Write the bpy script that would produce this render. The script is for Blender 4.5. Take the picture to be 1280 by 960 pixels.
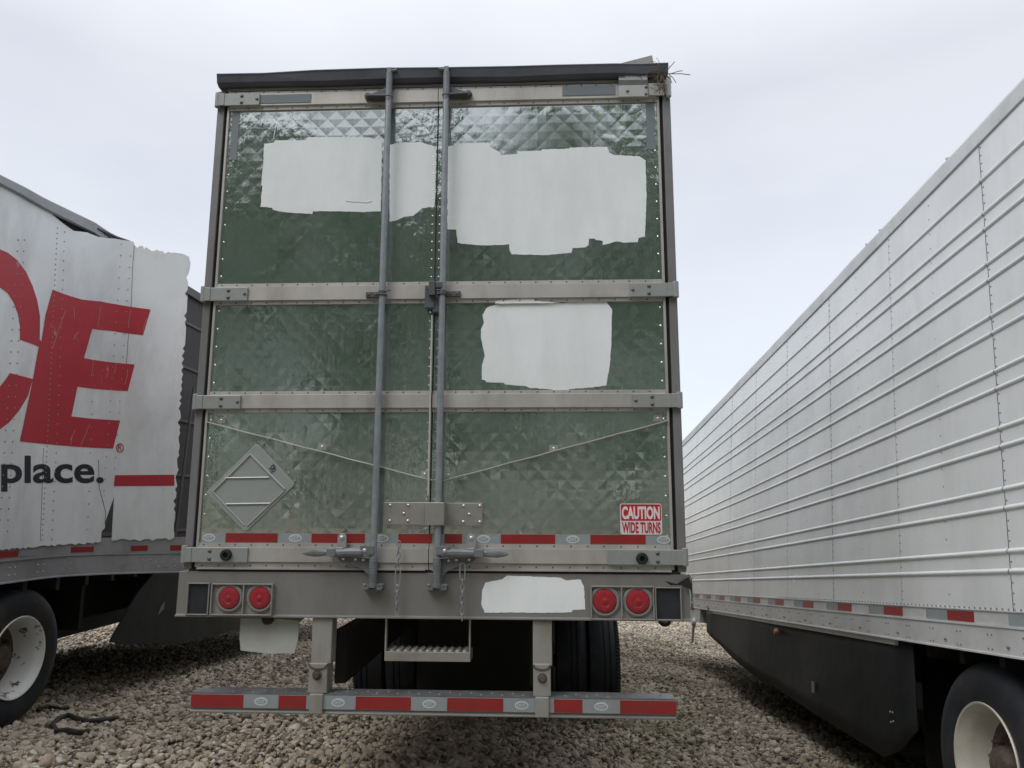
import bpy, bmesh, math, random
import numpy as np
from mathutils import Vector, Matrix
random.seed(7); rng = np.random.default_rng(11)
S = bpy.context.scene
for o in list(bpy.data.objects): bpy.data.objects.remove(o)
C = S.collection
PI = math.pi

# ------------------------------------------------------------------ camera
FPX = 930.0
YAW, PIT, ROL = math.radians(-2.63), math.radians(9.57), math.radians(0.17)
CP = Vector((0.591, -3.893, 1.55))
_f = Vector((math.sin(YAW)*math.cos(PIT), math.cos(YAW)*math.cos(PIT), math.sin(PIT)))
_r0 = Vector((math.cos(YAW), -math.sin(YAW), 0)); _u0 = _r0.cross(_f)
_r = _r0*math.cos(ROL) + _u0*math.sin(ROL); _u = -_r0*math.sin(ROL) + _u0*math.cos(ROL)
cd = bpy.data.cameras.new('camera'); cam = bpy.data.objects.new('camera', cd); C.objects.link(cam)
cd.sensor_width = 36; cd.lens = FPX/1280*36; cd.clip_start = .05; cd.clip_end = 2000
M = Matrix((_r, _u, -_f)).transposed().to_4x4(); M.translation = CP; cam.matrix_world = M
S.camera = cam
S.view_settings.view_transform = 'Standard'; S.view_settings.look = 'None'
S.view_settings.exposure = 0.07; S.view_settings.gamma = 1.0

# ------------------------------------------------------------------ world: overcast
SUN_EL, SUN_ROT = 52, 222
W = bpy.data.worlds.new('World'); S.world = W; W.use_nodes = True
nt = W.node_tree; nt.nodes.clear()
def N(t, **k):
    n = nt.nodes.new(t)
    for a, b in k.items(): setattr(n, a, b)
    return n
out = N('ShaderNodeOutputWorld'); add = N('ShaderNodeAddShader')
sky = N('ShaderNodeTexSky', sky_type='NISHITA'); sky.sun_disc = False
sky.sun_elevation = math.radians(SUN_EL); sky.sun_rotation = math.radians(SUN_ROT)
b1 = N('ShaderNodeBackground'); b1.inputs[1].default_value = 0.05
nt.links.new(sky.outputs[0], b1.inputs[0])
tc = N('ShaderNodeTexCoord'); mp = N('ShaderNodeMapping'); mp.inputs['Scale'].default_value = (1, 1, 2.2)
no = N('ShaderNodeTexNoise'); no.inputs['Scale'].default_value = 1.7; no.inputs['Detail'].default_value = 5; no.inputs['Roughness'].default_value = .5
nt.links.new(tc.outputs['Generated'], mp.inputs[0]); nt.links.new(mp.outputs[0], no.inputs[0])
cr = N('ShaderNodeValToRGB')
cr.color_ramp.elements[0].position = .36; cr.color_ramp.elements[0].color = (.575, .58, .60, 1)
cr.color_ramp.elements[1].position = .62; cr.color_ramp.elements[1].color = (.68, .68, .685, 1)
nt.links.new(no.outputs[0], cr.inputs[0])
sx = N('ShaderNodeSeparateXYZ'); nt.links.new(tc.outputs['Generated'], sx.inputs[0])
gr = N('ShaderNodeMapRange'); gr.inputs['From Min'].default_value = .5; gr.inputs['From Max'].default_value = 1.0
gr.inputs['To Min'].default_value = 1.0; gr.inputs['To Max'].default_value = 2.6
nt.links.new(sx.outputs[2], gr.inputs[0])
b2 = N('ShaderNodeBackground'); nt.links.new(cr.outputs[0], b2.inputs[0]); nt.links.new(gr.outputs[0], b2.inputs[1])
nt.links.new(b1.outputs[0], add.inputs[0]); nt.links.new(b2.outputs[0], add.inputs[1]); nt.links.new(add.outputs[0], out.inputs[0])
sl = bpy.data.lights.new('sun', 'SUN'); sl.energy = 1.1; sl.angle = math.radians(25); sl.color = (1, .97, .93)
so = bpy.data.objects.new('sun', sl); C.objects.link(so)
so.rotation_euler = (math.radians(90-SUN_EL), 0, math.radians(-SUN_ROT+180)); so.location = (0, 0, 30)

# ------------------------------------------------------------------ photo measuring helpers (pixel of the photo -> point on a real plane)
def ray(u, v): return _f + _r*((u-640)/FPX) - _u*((v-480)/FPX)
def onY(u, v, Y=0.0):
    d = ray(u, v); return CP + d*((Y-CP.y)/d.y)
def PX(u, v, Y=0.0): return onY(u, v, Y).x
def PZ(u, v, Y=0.0): return onY(u, v, Y).z
def onX(u, v, X):
    d = ray(u, v); return CP + d*((X-CP.x)/d.x)

# ------------------------------------------------------------------ materials
def mat(name, col, rough=.5, metal=0., var=.12, vscale=3., dirt=None, dirt_amt=.35, dirt_scale=2.2, bump=0., bscale=60., streak=0., spec=.4, coords='Object', stretch=(1, 1, 1), rvar=.1):
    m = bpy.data.materials.new(name); m.use_nodes = True
    t = m.node_tree; n = t.nodes; L = t.links; bs = n['Principled BSDF']
    bs.inputs['Metallic'].default_value = metal; bs.inputs['Specular IOR Level'].default_value = spec
    tc = n.new('ShaderNodeTexCoord'); mp = n.new('ShaderNodeMapping'); mp.inputs['Scale'].default_value = stretch
    L.new(tc.outputs[coords], mp.inputs[0])
    a = n.new('ShaderNodeTexNoise'); a.inputs['Scale'].default_value = vscale; a.inputs['Detail'].default_value = 6; L.new(mp.outputs[0], a.inputs[0])
    hs = n.new('ShaderNodeMapRange'); hs.inputs['To Min'].default_value = 1-var*1.6; hs.inputs['To Max'].default_value = 1+var*1.6
    L.new(a.outputs[0], hs.inputs[0])
    mul = n.new('ShaderNodeVectorMath'); mul.operation = 'SCALE'; mul.inputs[0].default_value = col[:3]; L.new(hs.outputs[0], mul.inputs['Scale'])
    cur = mul.outputs[0]
    if dirt is not None:
        d = n.new('ShaderNodeTexNoise'); d.inputs['Scale'].default_value = dirt_scale; d.inputs['Detail'].default_value = 9; d.inputs['Roughness'].default_value = .68
        mp2 = n.new('ShaderNodeMapping'); mp2.inputs['Scale'].default_value = (1, 1, .35 if streak else 1); L.new(tc.outputs[coords], mp2.inputs[0]); L.new(mp2.outputs[0], d.inputs[0])
        r = n.new('ShaderNodeMapRange'); r.inputs['From Min'].default_value = .45; r.inputs['From Max'].default_value = .72
        r.inputs['To Max'].default_value = dirt_amt; L.new(d.outputs[0], r.inputs[0])
        mx = n.new('ShaderNodeMix'); mx.data_type = 'RGBA'; L.new(r.outputs[0], mx.inputs[0]); L.new(cur, mx.inputs[6]); mx.inputs[7].default_value = (*dirt, 1); cur = mx.outputs[2]
    L.new(cur, bs.inputs['Base Color'])
    rr = n.new('ShaderNodeMapRange'); rr.inputs['To Min'].default_value = max(.02, rough-rvar); rr.inputs['To Max'].default_value = rough+rvar; L.new(a.outputs[0], rr.inputs[0]); L.new(rr.outputs[0], bs.inputs['Roughness'])
    if bump:
        q = n.new('ShaderNodeTexNoise'); q.inputs['Scale'].default_value = bscale; q.inputs['Detail'].default_value = 4; L.new(mp.outputs[0], q.inputs[0])
        bm = n.new('ShaderNodeBump'); bm.inputs['Distance'].default_value = bump; bm.inputs['Strength'].default_value = 1; L.new(q.outputs[0], bm.inputs['Height']); L.new(bm.outputs[0], bs.inputs['Normal'])
    return m
BR = (.11, .09, .07)
ALU = mat('weathered_aluminium', (.42, .405, .38), .48, .35, .10, 4, BR, .35, 5, .0006, 9, 1)
ALUP = mat('dull_aluminium_plate', (.31, .31, .30), .5, .3, .08, 6, BR, .35, 7, .0008, 14)
HINGE = mat('galvanised_hinge', (.30, .32, .31), .5, .3, .1, 9, BR, .3, 9, .0008, 60)
POSTM = mat('grey_painted_post', (.19, .19, .195), .5, .2, .12, 5, BR, .5, 3, .001, 25, 1)
STEEL = mat('galvanised_rod', (.27, .29, .31), .45, .35, .12, 20, (.13, .12, .12), .4, 14, .0005, 120)
CAST = mat('cast_lock_steel', (.18, .195, .205), .5, .3, .2, 20, (.10, .09, .08), .6, 16, .0012, 120)
DCAST = mat('dark_cast_steel', (.095, .105, .115), .5, .4, .2, 20, (.09, .08, .07), .5, 16, .0012, 120)
BOLT = mat('dark_bolt', (.12, .12, .12), .4, .5, .2, 30)
BRBOLT = mat('bright_bolt', (.62, .62, .6), .25, .8, .15, 30)
STAIN = mat('brushed_stainless', (.36, .35, .32), .38, .55, .1, 5, (.2, .18, .15), .4, 6, .0004, 80)
RUBBER = mat('black_rubber', (.013, .013, .014), .6, 0, .2, 20, (.05, .045, .04), .25, 8, .0015, 60)
SEAL = mat('door_gasket', (.018, .018, .02), .7)
SILL = mat('worn_sill', (.215, .21, .20), .5, .3, .09, 2.5, (.13, .115, .10), .55, 3.5, .0012, 8, 1)
HEAD = mat('dark_header', (.095, .10, .12), .5, .2, .2, 2.5, (.03, .03, .035), .6, 3, .004, 5)
def paint_white():
    m = mat('white_cover_paint', (.77, .805, .81), .5, 0, .05, 2.2, (.60, .64, .64), .6, 3.5, .0035, 5, 1)
    return m
PAINT = paint_white()
def flat(name, col, rough=.5, var=.08, dirt=None, da=.35, bump=0., bs=50, vs=8, metal=0.):
    return mat(name, col, rough, metal, var, vs, dirt, da, 9, bump, bs)
TRED = flat('reflective_red', (.26, .02, .02), .35, .12, (.14, .04, .03), .5, .0004, 300)
TSIL = flat('reflective_silver', (.25, .28, .29), .4, .06, (.2, .18, .15), .4, .0004, 300)
TWHITE = flat('print_white', (.5, .53, .54), .45)
RED = flat('print_red', (.42, .015, .025), .4)
BLACK = flat('print_black', (.02, .022, .03), .5)
LAMPRED = mat('lamp_red_lens', (.30, .022, .03), .25, 0, .1, 60, (.2, .03, .03), .5, 14, .0007, 250)
HOUSING = mat('lamp_housing', (.26, .25, .235), .5, .1, .12, 8, BR, .6, 8, .001, 40)
BOXBLK = mat('black_recess', (.018, .02, .026), .5, 0, .3, 8, (.06, .06, .06), .3, 10)
PLATE = mat('pale_plate', (.40, .42, .38), .6, 0, .08, 4, (.28, .26, .2), .5, 5, .002, 8)
PLAC = mat('placard_grey', (.33, .355, .35), .45, .3, .05, 5, (.2, .2, .17), .4, 5, .0006, 20)
FLAP = mat('flap_rubber', (.03, .032, .036), .65, 0, .2, 3, (.045, .042, .038), .5, 3, .003, 6)
UNDER = mat('black_chassis', (.014, .014, .014), .7, 0, .2, 5, (.05, .04, .03), .4, 5)
TYRE = mat('tyre_rubber', (.019, .021, .025), .62, 0, .2, 5, (.07, .062, .05), .5, 4, .0015, 30, spec=.25)
RIMW = mat('cream_rim', (.50, .48, .42), .45, .1, .08, 5, (.22, .17, .12), .35, 3.5, .001, 20)
HUB = mat('rusty_hub', (.085, .062, .048), .6, .2, .3, 18, (.22, .2, .18), .5, 20, .002, 60)
ROOFALU = mat('roof_rail_aluminium', (.30, .31, .32), .45, .3, .1, 3, (.12, .12, .12), .4, 3, .002, 8)
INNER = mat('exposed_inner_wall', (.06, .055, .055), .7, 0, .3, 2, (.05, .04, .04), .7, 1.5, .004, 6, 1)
SKIRT = mat('black_skirt', (.012, .0135, .0145), .55, 0, .2, 1.2, (.04, .04, .038), .35, 1.3, .012, 2.2, spec=.22)
AMBER = mat('amber_marker', (.5, .12, .05), .3)

def rim_chipped():
    m = mat('chipped_white_rim', (.64, .64, .61), .5, 0, .06, 4, (.05, .04, .035), .95, 7, .001, 30)
    for n in m.node_tree.nodes:
        if n.type == 'MAP_RANGE' and abs(n.inputs['From Min'].default_value-.45) < .01:
            n.inputs['From Min'].default_value = .56; n.inputs['From Max'].default_value = .60
    return m
RIMC = rim_chipped()

def quilt():
    m = bpy.data.materials.new('quilted_stainless'); m.use_nodes = True
    t = m.node_tree; n = t.nodes; L = t.links; bs = n['Principled BSDF']
    tc = n.new('ShaderNodeTexCoord'); sp = n.new('ShaderNodeSeparateXYZ'); L.new(tc.outputs['Object'], sp.inputs[0])
    def ma(op, a, b=None, c=None):
        q = n.new('ShaderNodeMath'); q.operation = op
        for i, v in enumerate((a, b, c)):
            if v is None: continue
            if hasattr(v, 'links'): L.new(v, q.inputs[i])
            else: q.inputs[i].default_value = v
        return q.outputs[0]
    w = .1
    def noise(scale, detail=2, rough=.5, sc=(1, 1, 1)):
        q = n.new('ShaderNodeTexNoise'); q.inputs['Scale'].default_value = scale; q.inputs['Detail'].default_value = detail; q.inputs['Roughness'].default_value = rough
        mp = n.new('ShaderNodeMapping'); mp.inputs['Scale'].default_value = sc; L.new(tc.outputs['Object'], mp.inputs[0]); L.new(mp.outputs[0], q.inputs[0]); return q.outputs[0]
    a = ma('PINGPONG', ma('DIVIDE', ma('ADD', sp.outputs[0], sp.outputs[2]), w), .5)
    b = ma('PINGPONG', ma('DIVIDE', ma('SUBTRACT', sp.outputs[0], sp.outputs[2]), w), .5)
    pil = ma('SMOOTH_MIN', a, b, .14)
    # quilting varies across the sheet, stronger at places
    loc = n.new('ShaderNodeMapRange'); loc.inputs['From Min'].default_value = .35; loc.inputs['From Max'].default_value = .65; loc.inputs['To Min'].default_value = .0006; loc.inputs['To Max'].default_value = .0014
    L.new(noise(1.3, 2), loc.inputs[0])
    h = ma('MULTIPLY', pil, loc.outputs[0])
    zq = n.new('ShaderNodeMapRange'); zq.inputs['From Min'].default_value = 1.9; zq.inputs['From Max'].default_value = 2.5; zq.inputs['To Min'].default_value = .62; zq.inputs['To Max'].default_value = 1.0; L.new(sp.outputs[2], zq.inputs[0]); h = ma('MULTIPLY', h, zq.outputs[0])
    # large buckles plus hammered wrinkles in patches
    h = ma('ADD', h, ma('MULTIPLY', noise(1.5, 1), ma('MULTIPLY', ma('MULTIPLY', zq.outputs[0], ma('MULTIPLY', zq.outputs[0], zq.outputs[0])), .0085)))
    pm = n.new('ShaderNodeMapRange'); pm.inputs['From Min'].default_value = .5; pm.inputs['From Max'].default_value = .68; pm.inputs['To Max'].default_value = .0034
    L.new(noise(2.6, 3, .6), pm.inputs[0])
    rot = n.new('ShaderNodeMapping'); rot.inputs['Rotation'].default_value = (0, math.radians(45), 0); rot.inputs['Scale'].default_value = (3.2, 1, .55); L.new(tc.outputs['Object'], rot.inputs[0])
    wq = n.new('ShaderNodeTexNoise'); wq.inputs['Scale'].default_value = 13; wq.inputs['Detail'].default_value = 3; wq.inputs['Distortion'].default_value = .6; L.new(rot.outputs[0], wq.inputs[0])
    wr = ma('ADD', wq.outputs[0], ma('MULTIPLY', noise(30, 2), .45))
    # wrinkles also beside the centre seam and the door edges
    cx = ma('ABSOLUTE', ma('ADD', sp.outputs[0], .08))
    near = n.new('ShaderNodeMapRange'); near.inputs['From Min'].default_value = .05; near.inputs['From Max'].default_value = .26; near.inputs['To Min'].default_value = .0040; near.inputs['To Max'].default_value = 0; L.new(cx, near.inputs[0])
    ex = n.new('ShaderNodeMapRange'); ex.inputs['From Min'].default_value = 1.1; ex.inputs['From Max'].default_value = 1.23; ex.inputs['To Max'].default_value = .0040; L.new(ma('ABSOLUTE', sp.outputs[0]), ex.inputs[0])
    zz = n.new('ShaderNodeMapRange'); zz.inputs['From Min'].default_value = 1.6; zz.inputs['From Max'].default_value = 3.2; zz.inputs['To Min'].default_value = .3; zz.inputs['To Max'].default_value = .75; L.new(sp.outputs[2], zz.inputs[0])
    h = ma('ADD', h, ma('MULTIPLY', wr, ma('MULTIPLY', zz.outputs[0], ma('ADD', ma('ADD', pm.outputs[0], .00025), ma('ADD', near.outputs[0], ex.outputs[0])))))
    bp = n.new('ShaderNodeBump'); bp.inputs['Strength'].default_value = 1; bp.inputs['Distance'].default_value = 1.0
    L.new(h, bp.inputs['Height'])
    # film of road dirt over bright metal
    met = n.new('ShaderNodeBsdfPrincipled'); met.inputs['Metallic'].default_value = 1; met.inputs['Base Color'].default_value = (.66, .69, .66, 1)
    rr = n.new('ShaderNodeMapRange'); rr.inputs['From Min'].default_value = .3; rr.inputs['From Max'].default_value = .7; rr.inputs['To Min'].default_value = .04; rr.inputs['To Max'].default_value = .16; L.new(noise(3.5, 5, .6), rr.inputs[0])
    L.new(rr.outputs[0], met.inputs['Roughness']); L.new(bp.outputs[0], met.inputs['Normal'])
    bs.inputs['Base Color'].default_value = (.145, .19, .16, 1); bs.inputs['Roughness'].default_value = .7; bs.inputs['Specular IOR Level'].default_value = .3
    L.new(bp.outputs[0], bs.inputs['Normal'])
    fx = n.new('ShaderNodeMapRange'); fx.inputs['From Min'].default_value = .3; fx.inputs['From Max'].default_value = .75; fx.inputs['To Min'].default_value = .18; fx.inputs['To Max'].default_value = .44
    L.new(noise(5, 8, .7, (1, 1, .5)), fx.inputs[0])
    mx = n.new('ShaderNodeMixShader'); L.new(fx.outputs[0], mx.inputs[0]); L.new(met.outputs[0], mx.inputs[1]); L.new(bs.outputs[0], mx.inputs[2])
    L.new(mx.outputs[0], n['Material Output'].inputs[0])
    return m
QUILT = quilt()

# ------------------------------------------------------------------ mesh helpers
class MB:
    def __init__(s): s.v = []; s.f = []; s.m = []
    def add(s, vs, fs, mi=0):
        o = len(s.v); s.v += [tuple(v) for v in vs]; s.f += [tuple(o+i for i in f) for f in fs]; s.m += [mi]*len(fs); return s
    def box(s, x0, x1, y0, y1, z0, z1, mi=0):
        if x0 > x1: x0, x1 = x1, x0
        if y0 > y1: y0, y1 = y1, y0
        if z0 > z1: z0, z1 = z1, z0
        return s.add([(x0, y0, z0), (x1, y0, z0), (x1, y1, z0), (x0, y1, z0), (x0, y0, z1), (x1, y0, z1), (x1, y1, z1), (x0, y1, z1)],
                     [(0, 3, 2, 1), (4, 5, 6, 7), (0, 1, 5, 4), (1, 2, 6, 5), (2, 3, 7, 6), (3, 0, 4, 7)], mi)
    def prism(s, pts, y0, y1, mi=0):          # polygon in x,z extruded along y
        n = len(pts)
        ar = sum(pts[i][0]*pts[(i+1) % n][1]-pts[(i+1) % n][0]*pts[i][1] for i in range(n))
        if ar < 0: pts = pts[::-1]
        vs = [(p[0], y0, p[1]) for p in pts]+[(p[0], y1, p[1]) for p in pts]
        fs = [tuple(range(n)), tuple(range(2*n-1, n-1, -1))]+[(i, n+i, n+(i+1) % n, (i+1) % n) for i in range(n)]
        return s.add(vs, fs, mi)
    def extr(s, pts, a, b, mi=0):             # polygon in y,z extruded along x
        n = len(pts); vs = [(a, p[0], p[1]) for p in pts]+[(b, p[0], p[1]) for p in pts]
        return s.add(vs, [tuple(range(n))[::-1], tuple(range(n, 2*n))]+[(i, (i+1) % n, n+(i+1) % n, n+i) for i in range(n)], mi)
    def tube(s, p, q, r, seg=12, mi=0, r2=None, cap=True):
        p = Vector(p); q = Vector(q); d = (q-p).normalized(); r2 = r if r2 is None else r2
        a = d.orthogonal().normalized(); b = d.cross(a); vs = []
        for c, rr in ((p, r), (q, r2)):
            for i in range(seg):
                t = 2*PI*i/seg; vs.append(c+a*math.cos(t)*rr+b*math.sin(t)*rr)
        fs = [(i, (i+1) % seg, seg+(i+1) % seg, seg+i) for i in range(seg)]
        if cap: fs += [tuple(range(seg))[::-1], tuple(range(seg, 2*seg))]
        return s.add(vs, fs, mi)
    def path(s, pts, r, seg=8, mi=0):
        pts = [Vector(p) for p in pts]; vs = []; prev = None
        for i, p in enumerate(pts):
            d = (pts[min(i+1, len(pts)-1)]-pts[max(i-1, 0)]).normalized()
            a = d.orthogonal().normalized() if prev is None else (prev-d*prev.dot(d)).normalized()
            prev = a; b = d.cross(a)
            for k in range(seg):
                t = 2*PI*k/seg; vs.append(p+a*math.cos(t)*r+b*math.sin(t)*r)
        n = len(pts); fs = [(i*seg+k, i*seg+(k+1) % seg, (i+1)*seg+(k+1) % seg, (i+1)*seg+k) for i in range(n-1) for k in range(seg)]
        fs += [tuple(range(seg))[::-1], tuple(range((n-1)*seg, n*seg))]
        return s.add(vs, fs, mi)
    def dome(s, c, r, nrm=(0, -1, 0), h=.5, seg=8, mi=0):
        c = Vector(c); d = Vector(nrm).normalized(); a = d.orthogonal().normalized(); b = d.cross(a); vs = []
        for k, (rr, hh) in enumerate(((1, 0), (.8, .6), (.35, .95))):
            for i in range(seg):
                t = 2*PI*i/seg; vs.append(c+(a*math.cos(t)+b*math.sin(t))*r*rr+d*r*h*hh)
        fs = [(k*seg+i, k*seg+(i+1) % seg, (k+1)*seg+(i+1) % seg, (k+1)*seg+i) for k in range(2) for i in range(seg)]+[tuple(range(2*seg, 3*seg))]
        return s.add(vs, fs, mi)
    def lathe(s, prof, c, axis, seg=48, mi=0):   # prof: (radius, distance along axis)
        c = Vector(c); d = Vector(axis).normalized(); a = d.orthogonal().normalized(); b = d.cross(a); n = len(prof); vs = []
        for (rr, t) in prof:
            for i in range(seg):
                th = 2*PI*i/seg; vs.append(c+d*t+(a*math.cos(th)+b*math.sin(th))*rr)
        return s.add(vs, [(k*seg+i, k*seg+(i+1) % seg, (k+1)*seg+(i+1) % seg, (k+1)*seg+i) for k in range(n-1) for i in range(seg)], mi)
    def torus_link(s, c, axis_long, axis_w, L, w, r, seg=20, mi=0):
        c = Vector(c); A = Vector(axis_long); B = Vector(axis_w); pts = []
        for i in range(seg+1):
            t = 2*PI*i/seg; x = math.cos(t); y = math.sin(t)
            pts.append(c+A*((L/2-w/2)*(1 if x > 0 else -1)*(abs(x) > .02)+x*w/2)+B*y*w/2)
        return s.path(pts, r, 6, mi)
    def build(s, name, mats, parent=None, smooth=False, bevel=0., recalc=True):
        me = bpy.data.meshes.new(name); me.from_pydata(s.v, [], s.f)
        if not isinstance(mats, (list, tuple)): mats = [mats]
        for m in mats: me.materials.append(m)
        me.polygons.foreach_set('material_index', s.m); me.update()
        bm = bmesh.new(); bm.from_mesh(me)
        if recalc: bmesh.ops.recalc_face_normals(bm, faces=bm.faces); bm.to_mesh(me); bm.free()
        o = bpy.data.objects.new(name, me); C.objects.link(o)
        if parent: o.parent = parent
        if smooth:
            me.polygons.foreach_set('use_smooth', [True]*len(me.polygons))
            try: me.set_sharp_from_angle(angle=math.radians(38))
            except Exception: pass
        if bevel:
            b = o.modifiers.new('bevel', 'BEVEL'); b.width = bevel; b.segments = 2; b.limit_method = 'ANGLE'; b.angle_limit = math.radians(50)
        return o
def empty(name, loc, label, cat, group=None):
    o = bpy.data.objects.new(name, None); C.objects.link(o); o.location = loc; o.empty_display_size = .2
    o['label'] = label; o['category'] = cat
    if group: o['group'] = group
    return o
def tag(o, label=None, cat=None, group=None, kind=None):
    for k, v in (('label', label), ('category', cat), ('group', group), ('kind', kind)):
        if v: o[k] = v
    return o
def text_tris(body, bold=0., sx=1., shear=0., spacing=1.):
    cu = bpy.data.curves.new('txt', 'FONT'); cu.body = body; cu.size = 1; cu.offset = bold; cu.shear = shear; cu.space_character = spacing; cu.resolution_u = 5
    ob = bpy.data.objects.new('txt', cu); C.objects.link(ob)
    dg = bpy.context.evaluated_depsgraph_get(); dg.update()
    me = bpy.data.meshes.new_from_object(ob.evaluated_get(dg))
    vs = np.array([v.co[:2] for v in me.vertices]); fs = [tuple(p.vertices) for p in me.polygons]
    bpy.data.objects.remove(ob); bpy.data.curves.remove(cu); bpy.data.meshes.remove(me)
    mn = vs.min(0); mxx = vs.max(0); vs = (vs-mn)/(mxx-mn)
    return vs, fs                                # normalised to 0..1
def put_text(mb, body, x0, x1, z0, z1, y, mi=0, bold=0., rot=0):
    vs, fs = text_tris(body, bold); pts = []
    cxx, czz = (x0+x1)/2, (z0+z1)/2
    for a, b in vs:
        x = (a-.5)*(x1-x0); z = (b-.5)*(z1-z0)
        pts.append((cxx+x*math.cos(rot)-z*math.sin(rot), y, czz+x*math.sin(rot)+z*math.cos(rot)))
    mb.add(pts, fs, mi)

# ================================================================== GROUND
def gz(x, y):
    x = np.asarray(x, float); y = np.asarray(y, float)
    yy = np.where(y < 0, 0, y); yy = 34*(1-np.exp(-yy/34*1.0))*.5+.5*np.minimum(yy, 40)
    return -.09-.05*np.clip(x, -7, 7)-.09*yy+.025*np.sin(x*1.7+y*.6)*np.sin(y*1.1-x*.4)
def bank(x, y):      # low mound of dirt left of the rear trailer's leg
    return .07*np.exp(-(((x+2.6)/.8)**2+((y-6.2)/1.3)**2))
def ground_sheet():
    xs = np.unique(np.concatenate([np.linspace(-400, -14, 14), np.linspace(-14, 14, 113), np.linspace(14, 400, 14)]))
    ys = np.unique(np.concatenate([np.linspace(-300, -8, 12), np.linspace(-8, 34, 141), np.linspace(34, 600, 16)]))
    X, Y = np.meshgrid(xs, ys); Z = gz(X, Y)+bank(X, Y)-.012
    v = np.stack([X, Y, Z], -1).reshape(-1, 3); nx = len(xs); ny = len(ys)
    f = [(j*nx+i, j*nx+i+1, (j+1)*nx+i+1, (j+1)*nx+i) for j in range(ny-1) for i in range(nx-1)]
    me = bpy.data.meshes.new('ground'); me.from_pydata(v.tolist(), [], f); me.polygons.foreach_set('use_smooth', [True]*len(f))
    m = mat('gravel_dirt', (.215, .19, .15), .9, 0, .5, 12, (.09, .08, .05), .7, 1.2, .03, 22)
    me.materials.append(m); o = bpy.data.objects.new('ground', me); C.objects.link(o); o['kind'] = 'structure'
ground_sheet()

def stone_material():
    m = bpy.data.materials.new('limestone_gravel'); m.use_nodes = True
    t = m.node_tree; n = t.nodes; L = t.links; bs = n['Principled BSDF']; bs.inputs['Roughness'].default_value = .85; bs.inputs['Specular IOR Level'].default_value = .3
    g = n.new('ShaderNodeNewGeometry'); r = n.new('ShaderNodeValToRGB'); L.new(g.outputs['Random Per Island'], r.inputs[0])
    e = r.color_ramp; e.interpolation = 'LINEAR'
    cols = [(0, (.12, .10, .08)), (.15, (.28, .235, .18)), (.36, (.47, .395, .30)), (.52, (.38, .33, .265)), (.68, (.57, .49, .385)), (.8, (.37, .285, .215)), (.92, (.64, .59, .50)), (1, (.19, .175, .15))]
    e.elements[0].position = 0; e.elements[0].color = (*cols[0][1], 1); e.elements[1].position = 1; e.elements[1].color = (*cols[-1][1], 1)
    for p, c in cols[1:-1]: x = e.elements.new(p); x.color = (*c, 1)
    tc = n.new('ShaderNodeTexCoord')
    a = n.new('ShaderNodeTexNoise'); a.inputs['Scale'].default_value = 45; a.inputs['Detail'].default_value = 5; L.new(tc.outputs['Object'], a.inputs[0])
    mr = n.new('ShaderNodeMapRange'); mr.inputs['To Min'].default_value = .6; mr.inputs['To Max'].default_value = 1.4; L.new(a.outputs[0], mr.inputs[0])
    mu = n.new('ShaderNodeVectorMath'); mu.operation = 'SCALE'; L.new(r.outputs[0], mu.inputs[0]); L.new(mr.outputs[0], mu.inputs['Scale'])
    # moss and mud staining in patches
    p = n.new('ShaderNodeTexNoise'); p.inputs['Scale'].default_value = .9; p.inputs['Detail'].default_value = 6; p.inputs['Roughness'].default_value = .65; L.new(tc.outputs['Object'], p.inputs[0])
    pr = n.new('ShaderNodeMapRange'); pr.inputs['From Min'].default_value = .47; pr.inputs['From Max'].default_value = .68; pr.inputs['To Max'].default_value = .85; L.new(p.outputs[0], pr.inputs[0])
    sp = n.new('ShaderNodeSeparateXYZ'); L.new(tc.outputs['Object'], sp.inputs[0])
    xr = n.new('ShaderNodeMapRange'); xr.inputs['From Min'].default_value = -1; xr.inputs['From Max'].default_value = 1.5; xr.inputs['To Min'].default_value = .2; xr.inputs['To Max'].default_value = 1; L.new(sp.outputs[0], xr.inputs[0])
    m1 = n.new('ShaderNodeMath'); m1.operation = 'MULTIPLY'; L.new(pr.outputs[0], m1.inputs[0]); L.new(xr.outputs[0], m1.inputs[1])
    mx = n.new('ShaderNodeMix'); mx.data_type = 'RGBA'; L.new(m1.outputs[0], mx.inputs[0]); L.new(mu.outputs[0], mx.inputs[6]); mx.inputs[7].default_value = (.15, .145, .07, 1)
    L.new(mx.outputs[2], bs.inputs['Base Color'])
    bp = n.new('ShaderNodeBump'); bp.inputs['Distance'].default_value = .004; L.new(a.outputs[0], bp.inputs['Height']); L.new(bp.outputs[0], bs.inputs['Normal'])
    return m
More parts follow.
